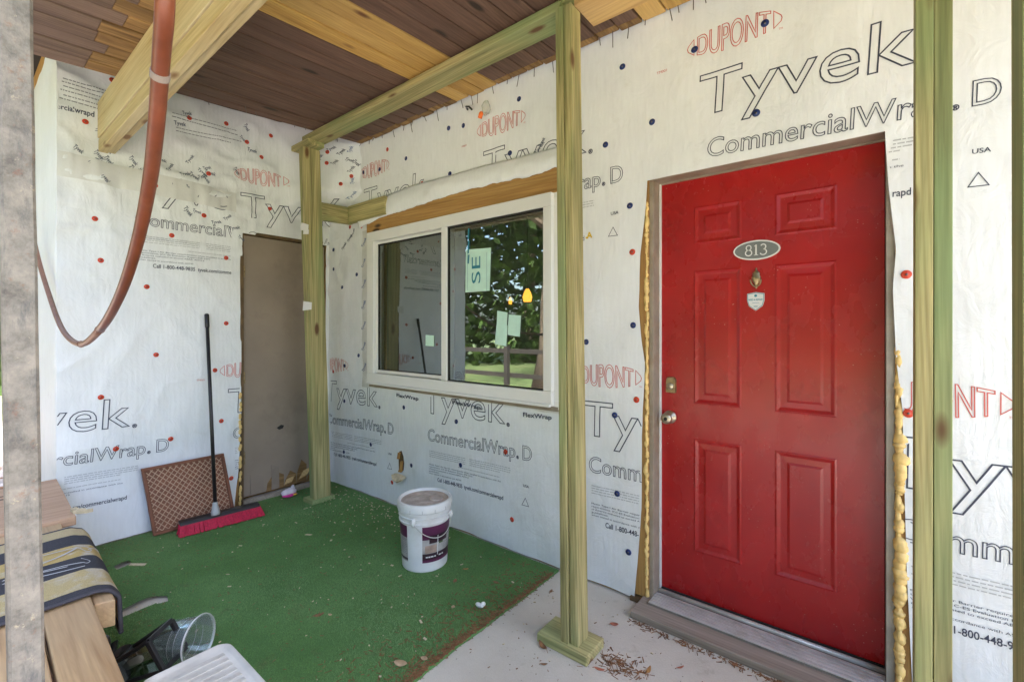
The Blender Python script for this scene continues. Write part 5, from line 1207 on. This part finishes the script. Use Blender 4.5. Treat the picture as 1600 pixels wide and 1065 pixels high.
ax_ = Vector((.62, .55, .42)).normalized(); Mr = ax_.to_track_quat('Z', 'X').to_matrix(); lo_ = Vector((*fl(228, 1024, .10), .10)); G = lambda x, y, z: lo_ + Mr @ Vector((x, y, z))
def lcorner(k, z, r_): a = math.pi / 4 + k * math.pi / 2; return G(r_ * math.cos(a), r_ * math.sin(a), z)
m = MB(); r0, r1, z0, z1_ = .060, .088, -.07, .09
for k in range(4): m.bar(lcorner(k, z0, r0), lcorner(k, z1_, r1), .013, .013, ax_)
for k in range(4):
    for (z, r_) in ((z0, r0), (z1_, r1)): m.bar(lcorner(k, z, r_), lcorner(k + 1, z, r_), .016, .016, ax_)
m.build('lantern_frame', M['black'], ln, .002)
for k in range(4): m = MB(); m.add([lcorner(k, z0 + .008, r0 - .003), lcorner(k + 1, z0 + .008, r0 - .003), lcorner(k + 1, z1_ - .008, r1 - .003), lcorner(k, z1_ - .008, r1 - .003)], [(0, 1, 2, 3)]); m.build('glass_pane', M['lantern_glass'], ln)
m = MB(); m.lathe([(.0001, -.145), (.016, -.143), (.02, -.13), (.04, -.115), (.072, -.088), (.075, -.078), (.0001, -.075)], 28, 0, Mr, off=tuple(lo_)); m.build('lantern_cap', M['black'], ln, smooth=True)
m = MB(); m.lathe([(.016, -.09), (.016, -.03), (.012, -.02), (.0001, -.018)], 14, 0, Mr, off=tuple(lo_)); m.build('bulb_holder', M['grey_plastic'], ln, smooth=True)
m = MB(); pb = lo_ + Vector((-.16, -.10, -.01)); m.lathe([(.0001, -.012), (.062, -.012), (.066, -.004), (.058, .008), (.0001, .014)], 28, 0, Matrix.Rotation(R(80), 3, 'X'), off=tuple(pb)); m.tube([pb, pb + Vector((.04, .03, .05)), lo_ + Mr @ Vector((0, 0, -.15))], .012, 10); m.build('wall_bracket', M['black'], ln, smooth=True)
tb_ = thing('storage_box', 'dirty white plastic storage box with ridged lid at the bottom edge of the photo', 'box', (-1.25, .36, 0))
tx0, tx1, ty0, ty1, tz = -1.485, -.95, .305, .525, .45
def rrect(x0, x1, y0, y1, r_, n=7):
    o = []
    for cx_, cy_, a0 in ((x1 - r_, y1 - r_, 0), (x0 + r_, y1 - r_, 90), (x0 + r_, y0 + r_, 180), (x1 - r_, y0 + r_, 270)):
        o += [(cx_ + r_ * math.cos(R(a0 + 90 * k / n)), cy_ + r_ * math.sin(R(a0 + 90 * k / n))) for k in range(n + 1)]
    return o
def stack(m, levels):
    rows = []
    for ins, z in levels: P = rrect(tx0 + ins, tx1 - ins, ty0 + ins, ty1 - ins, max(.006, .04 - ins)); b = len(m.v); m.v += [(x, y, z) for x, y in P]; rows.append((b, len(P)))
    for (a, n), (b, _) in zip(rows, rows[1:]):
        for k in range(n): m.f.append((a + k, a + (k + 1) % n, b + (k + 1) % n, b + k)); m.m.append(0)
    a, n = rows[-1]; m.f.append(tuple(a + k for k in range(n))); m.m.append(0)
m = MB(); stack(m, [(.035, .002), (.03, .0), (.012, tz - .035)]); m.build('box_body', M['lidgrey'], tb_)
m = MB(); stack(m, [(.002, tz - .034), (0, tz - .030), (0, tz - .006), (.004, tz), (.012, tz), (.016, tz - .004)]); lidp = sharp(m.build('box_lid', M['lidgrey'], tb_), 50)
m = MB()
for k in range(16):
    x = tx0 + .05 + k * .028
    if x < tx1 - .04: m.box(x, x + .014, ty0 + .03, ty1 - .03, tz - .0045, tz - .002)
m.build('lid_rib', M['lidgrey'], lidp, kind='stuff')

# ------------------------------------------------------------------ wire stub by the top of the wall
X, Z = mw(745, 178); wy = smain(X, Z)[1]; ws = thing('wire_stub', 'capped wires with orange connector in a clear bag under the porch roof', 'wire', (X, wy, Z))
Xb, Zb = mw(738, 173); m = MB(); m.tube([(Xb - .03, wy + .004, Zb + .01), (Xb - .01, wy - .03, Zb + .012), (Xb + .02, wy - .035, Zb), (Xb + .05, wy - .04, Zb - .03)], .006, 8); m.build('cable', M['black'], ws, smooth=True)
Xo, Zo = mw(759, 183); m = MB(); m.lathe([(.0001, .0), (.013, .001), (.014, .03), (.008, .042), (.0001, .043)], 14, 0, Matrix.Rotation(R(25), 3, 'Y'), off=(Xo, wy - .04, Zo - .03)); m.build('wire_connector', M['orange'], ws, smooth=True)
M['bag'] = m_glass('bag_film', (.96, .95, .93), .06, .6, .35); m = MB(); Xg, Zg = mw(768, 172); m.blob((Xg, wy - .035, Zg - .005), (.032, .025, .045), 10, 0, 3); m.build('clear_bag', M['bag'], ws, smooth=False)

# ------------------------------------------------------------------ the garden beyond the porch (in the glass, and past the pole)
def tree(x, y, h, label, seed, fm):
    rn = random.Random(seed); t = thing('tree', label, 'tree', (x, y, -.12), 'garden trees'); m = MB(); r0 = h * .028
    m.tube([(x + rn.uniform(-.1, .1) * k * .4, y + rn.uniform(-.1, .1) * k * .4, -.12 + h * .8 * k / 7) for k in range(8)], [r0 * 1.7] + [r0 * (1 - k / 9) for k in range(1, 8)], 10); m.build('trunk', M['bark'], t, smooth=True)
    m = MB(); C_ = [(x + rn.gauss(0, h * .13), y + rn.gauss(0, h * .13), h * rn.uniform(.45, .98), h * rn.uniform(.07, .15)) for _ in range(18)]
    for c in C_: m_ = MB(); m.tube([(x, y, h * .35 + .3 * (c[2] - h * .35)), c[:3]], [r0 * .35, r0 * .08], 5)
    br_ = m.build('limb', M['bark'], t, kind='stuff'); m = MB()
    for _ in range(3600):
        c = rn.choice(C_); d = Vector((rn.gauss(0, 1), rn.gauss(0, 1), rn.gauss(0, .8))).normalized() * c[3] * rn.uniform(.5, 1.1); p = Vector(c[:3]) + d; s_ = h * rn.uniform(.010, .020); u = Vector((rn.gauss(0, 1), rn.gauss(0, 1), rn.gauss(0, 1))).normalized(); v = u.orthogonal().normalized()
        k = len(m.v); m.v += [tuple(p - u * s_), tuple(p + v * s_ * .6), tuple(p + u * s_), tuple(p - v * s_ * .6)]; m.f.append((k, k + 1, k + 2, k + 3)); m.m.append(0)
    m.build('crown', M[fm], t, kind='stuff')
for i, (x, y, h, fm, lb) in enumerate(((-6.0, -4.6, 9, 'foliage2', 'garden tree with brown trunk reflected in the right window pane'), (-5.2, -12, 11, 'foliage', 'taller garden tree standing behind the lawn'), 
                                   (-13, -6, 10, 'foliage2', 'pale green tree left of the porch lawn'), (1.5, -12, 12, 'foliage', 'tall dark tree beyond the right side of the lawn'), (-12, -12, 13, 'foliage', 'dark tree farthest back across the lawn'))): tree(x, y, h, lb, i, fm)
m = MB(); rn = random.Random(77)
for k in range(34000):
    a = rn.uniform(math.pi * .95, math.pi * 1.9); rr_ = rn.uniform(15, 18); z = 7.0 * rn.random() ** 1.0; p = Vector((rr_ * math.cos(a), rr_ * math.sin(a), z - .1)); s_ = rn.uniform(.12, .34); u = Vector((rn.gauss(0, 1), rn.gauss(0, 1), rn.gauss(0, 1))).normalized(); v = u.orthogonal().normalized()
    b = len(m.v); m.v += [tuple(p - u * s_), tuple(p + v * s_ * .6), tuple(p + u * s_), tuple(p - v * s_ * .6)]; m.f.append((b, b + 1, b + 2, b + 3)); m.m.append(rn.choice((0, 1)))
tag(m.build('far_hedge', [M['foliage'], M['foliage2']]), kind='stuff')
fe = thing('rail_fence', 'dark wooden rail fence across the lawn facing the porch', 'fence', (-5, -3.0, -.12))
for k in range(7): m = MB(); x = -9 + k * 1.5; m.box(x, x + .09, -3.05, -2.96, -.12, 1.0); m.build('fence_post', M['fence'], fe)
for z in (.35, .85): m = MB(); m.box(-9.1, .2, -3.10, -3.055, z, z + .09); m.build('fence_rail', M['fence'], fe)
m = MB(); rn = random.Random(31)
for k in range(5000):
    x, y = rn.uniform(-12, -1.0), rn.uniform(-3.5, .40); z = -.113
    if x > -6.3 and y > .38: continue
    chip(m, x, y, z, rn.uniform(.03, .09), rn.uniform(.015, .04), rn.uniform(0, 6.3), rn, rn.choice((0, 1, 2)), .001)
tag(m.build('fallen_leaves', [M['leaf_brown'], M['leaf_tan'], M['needle']]), kind='stuff')
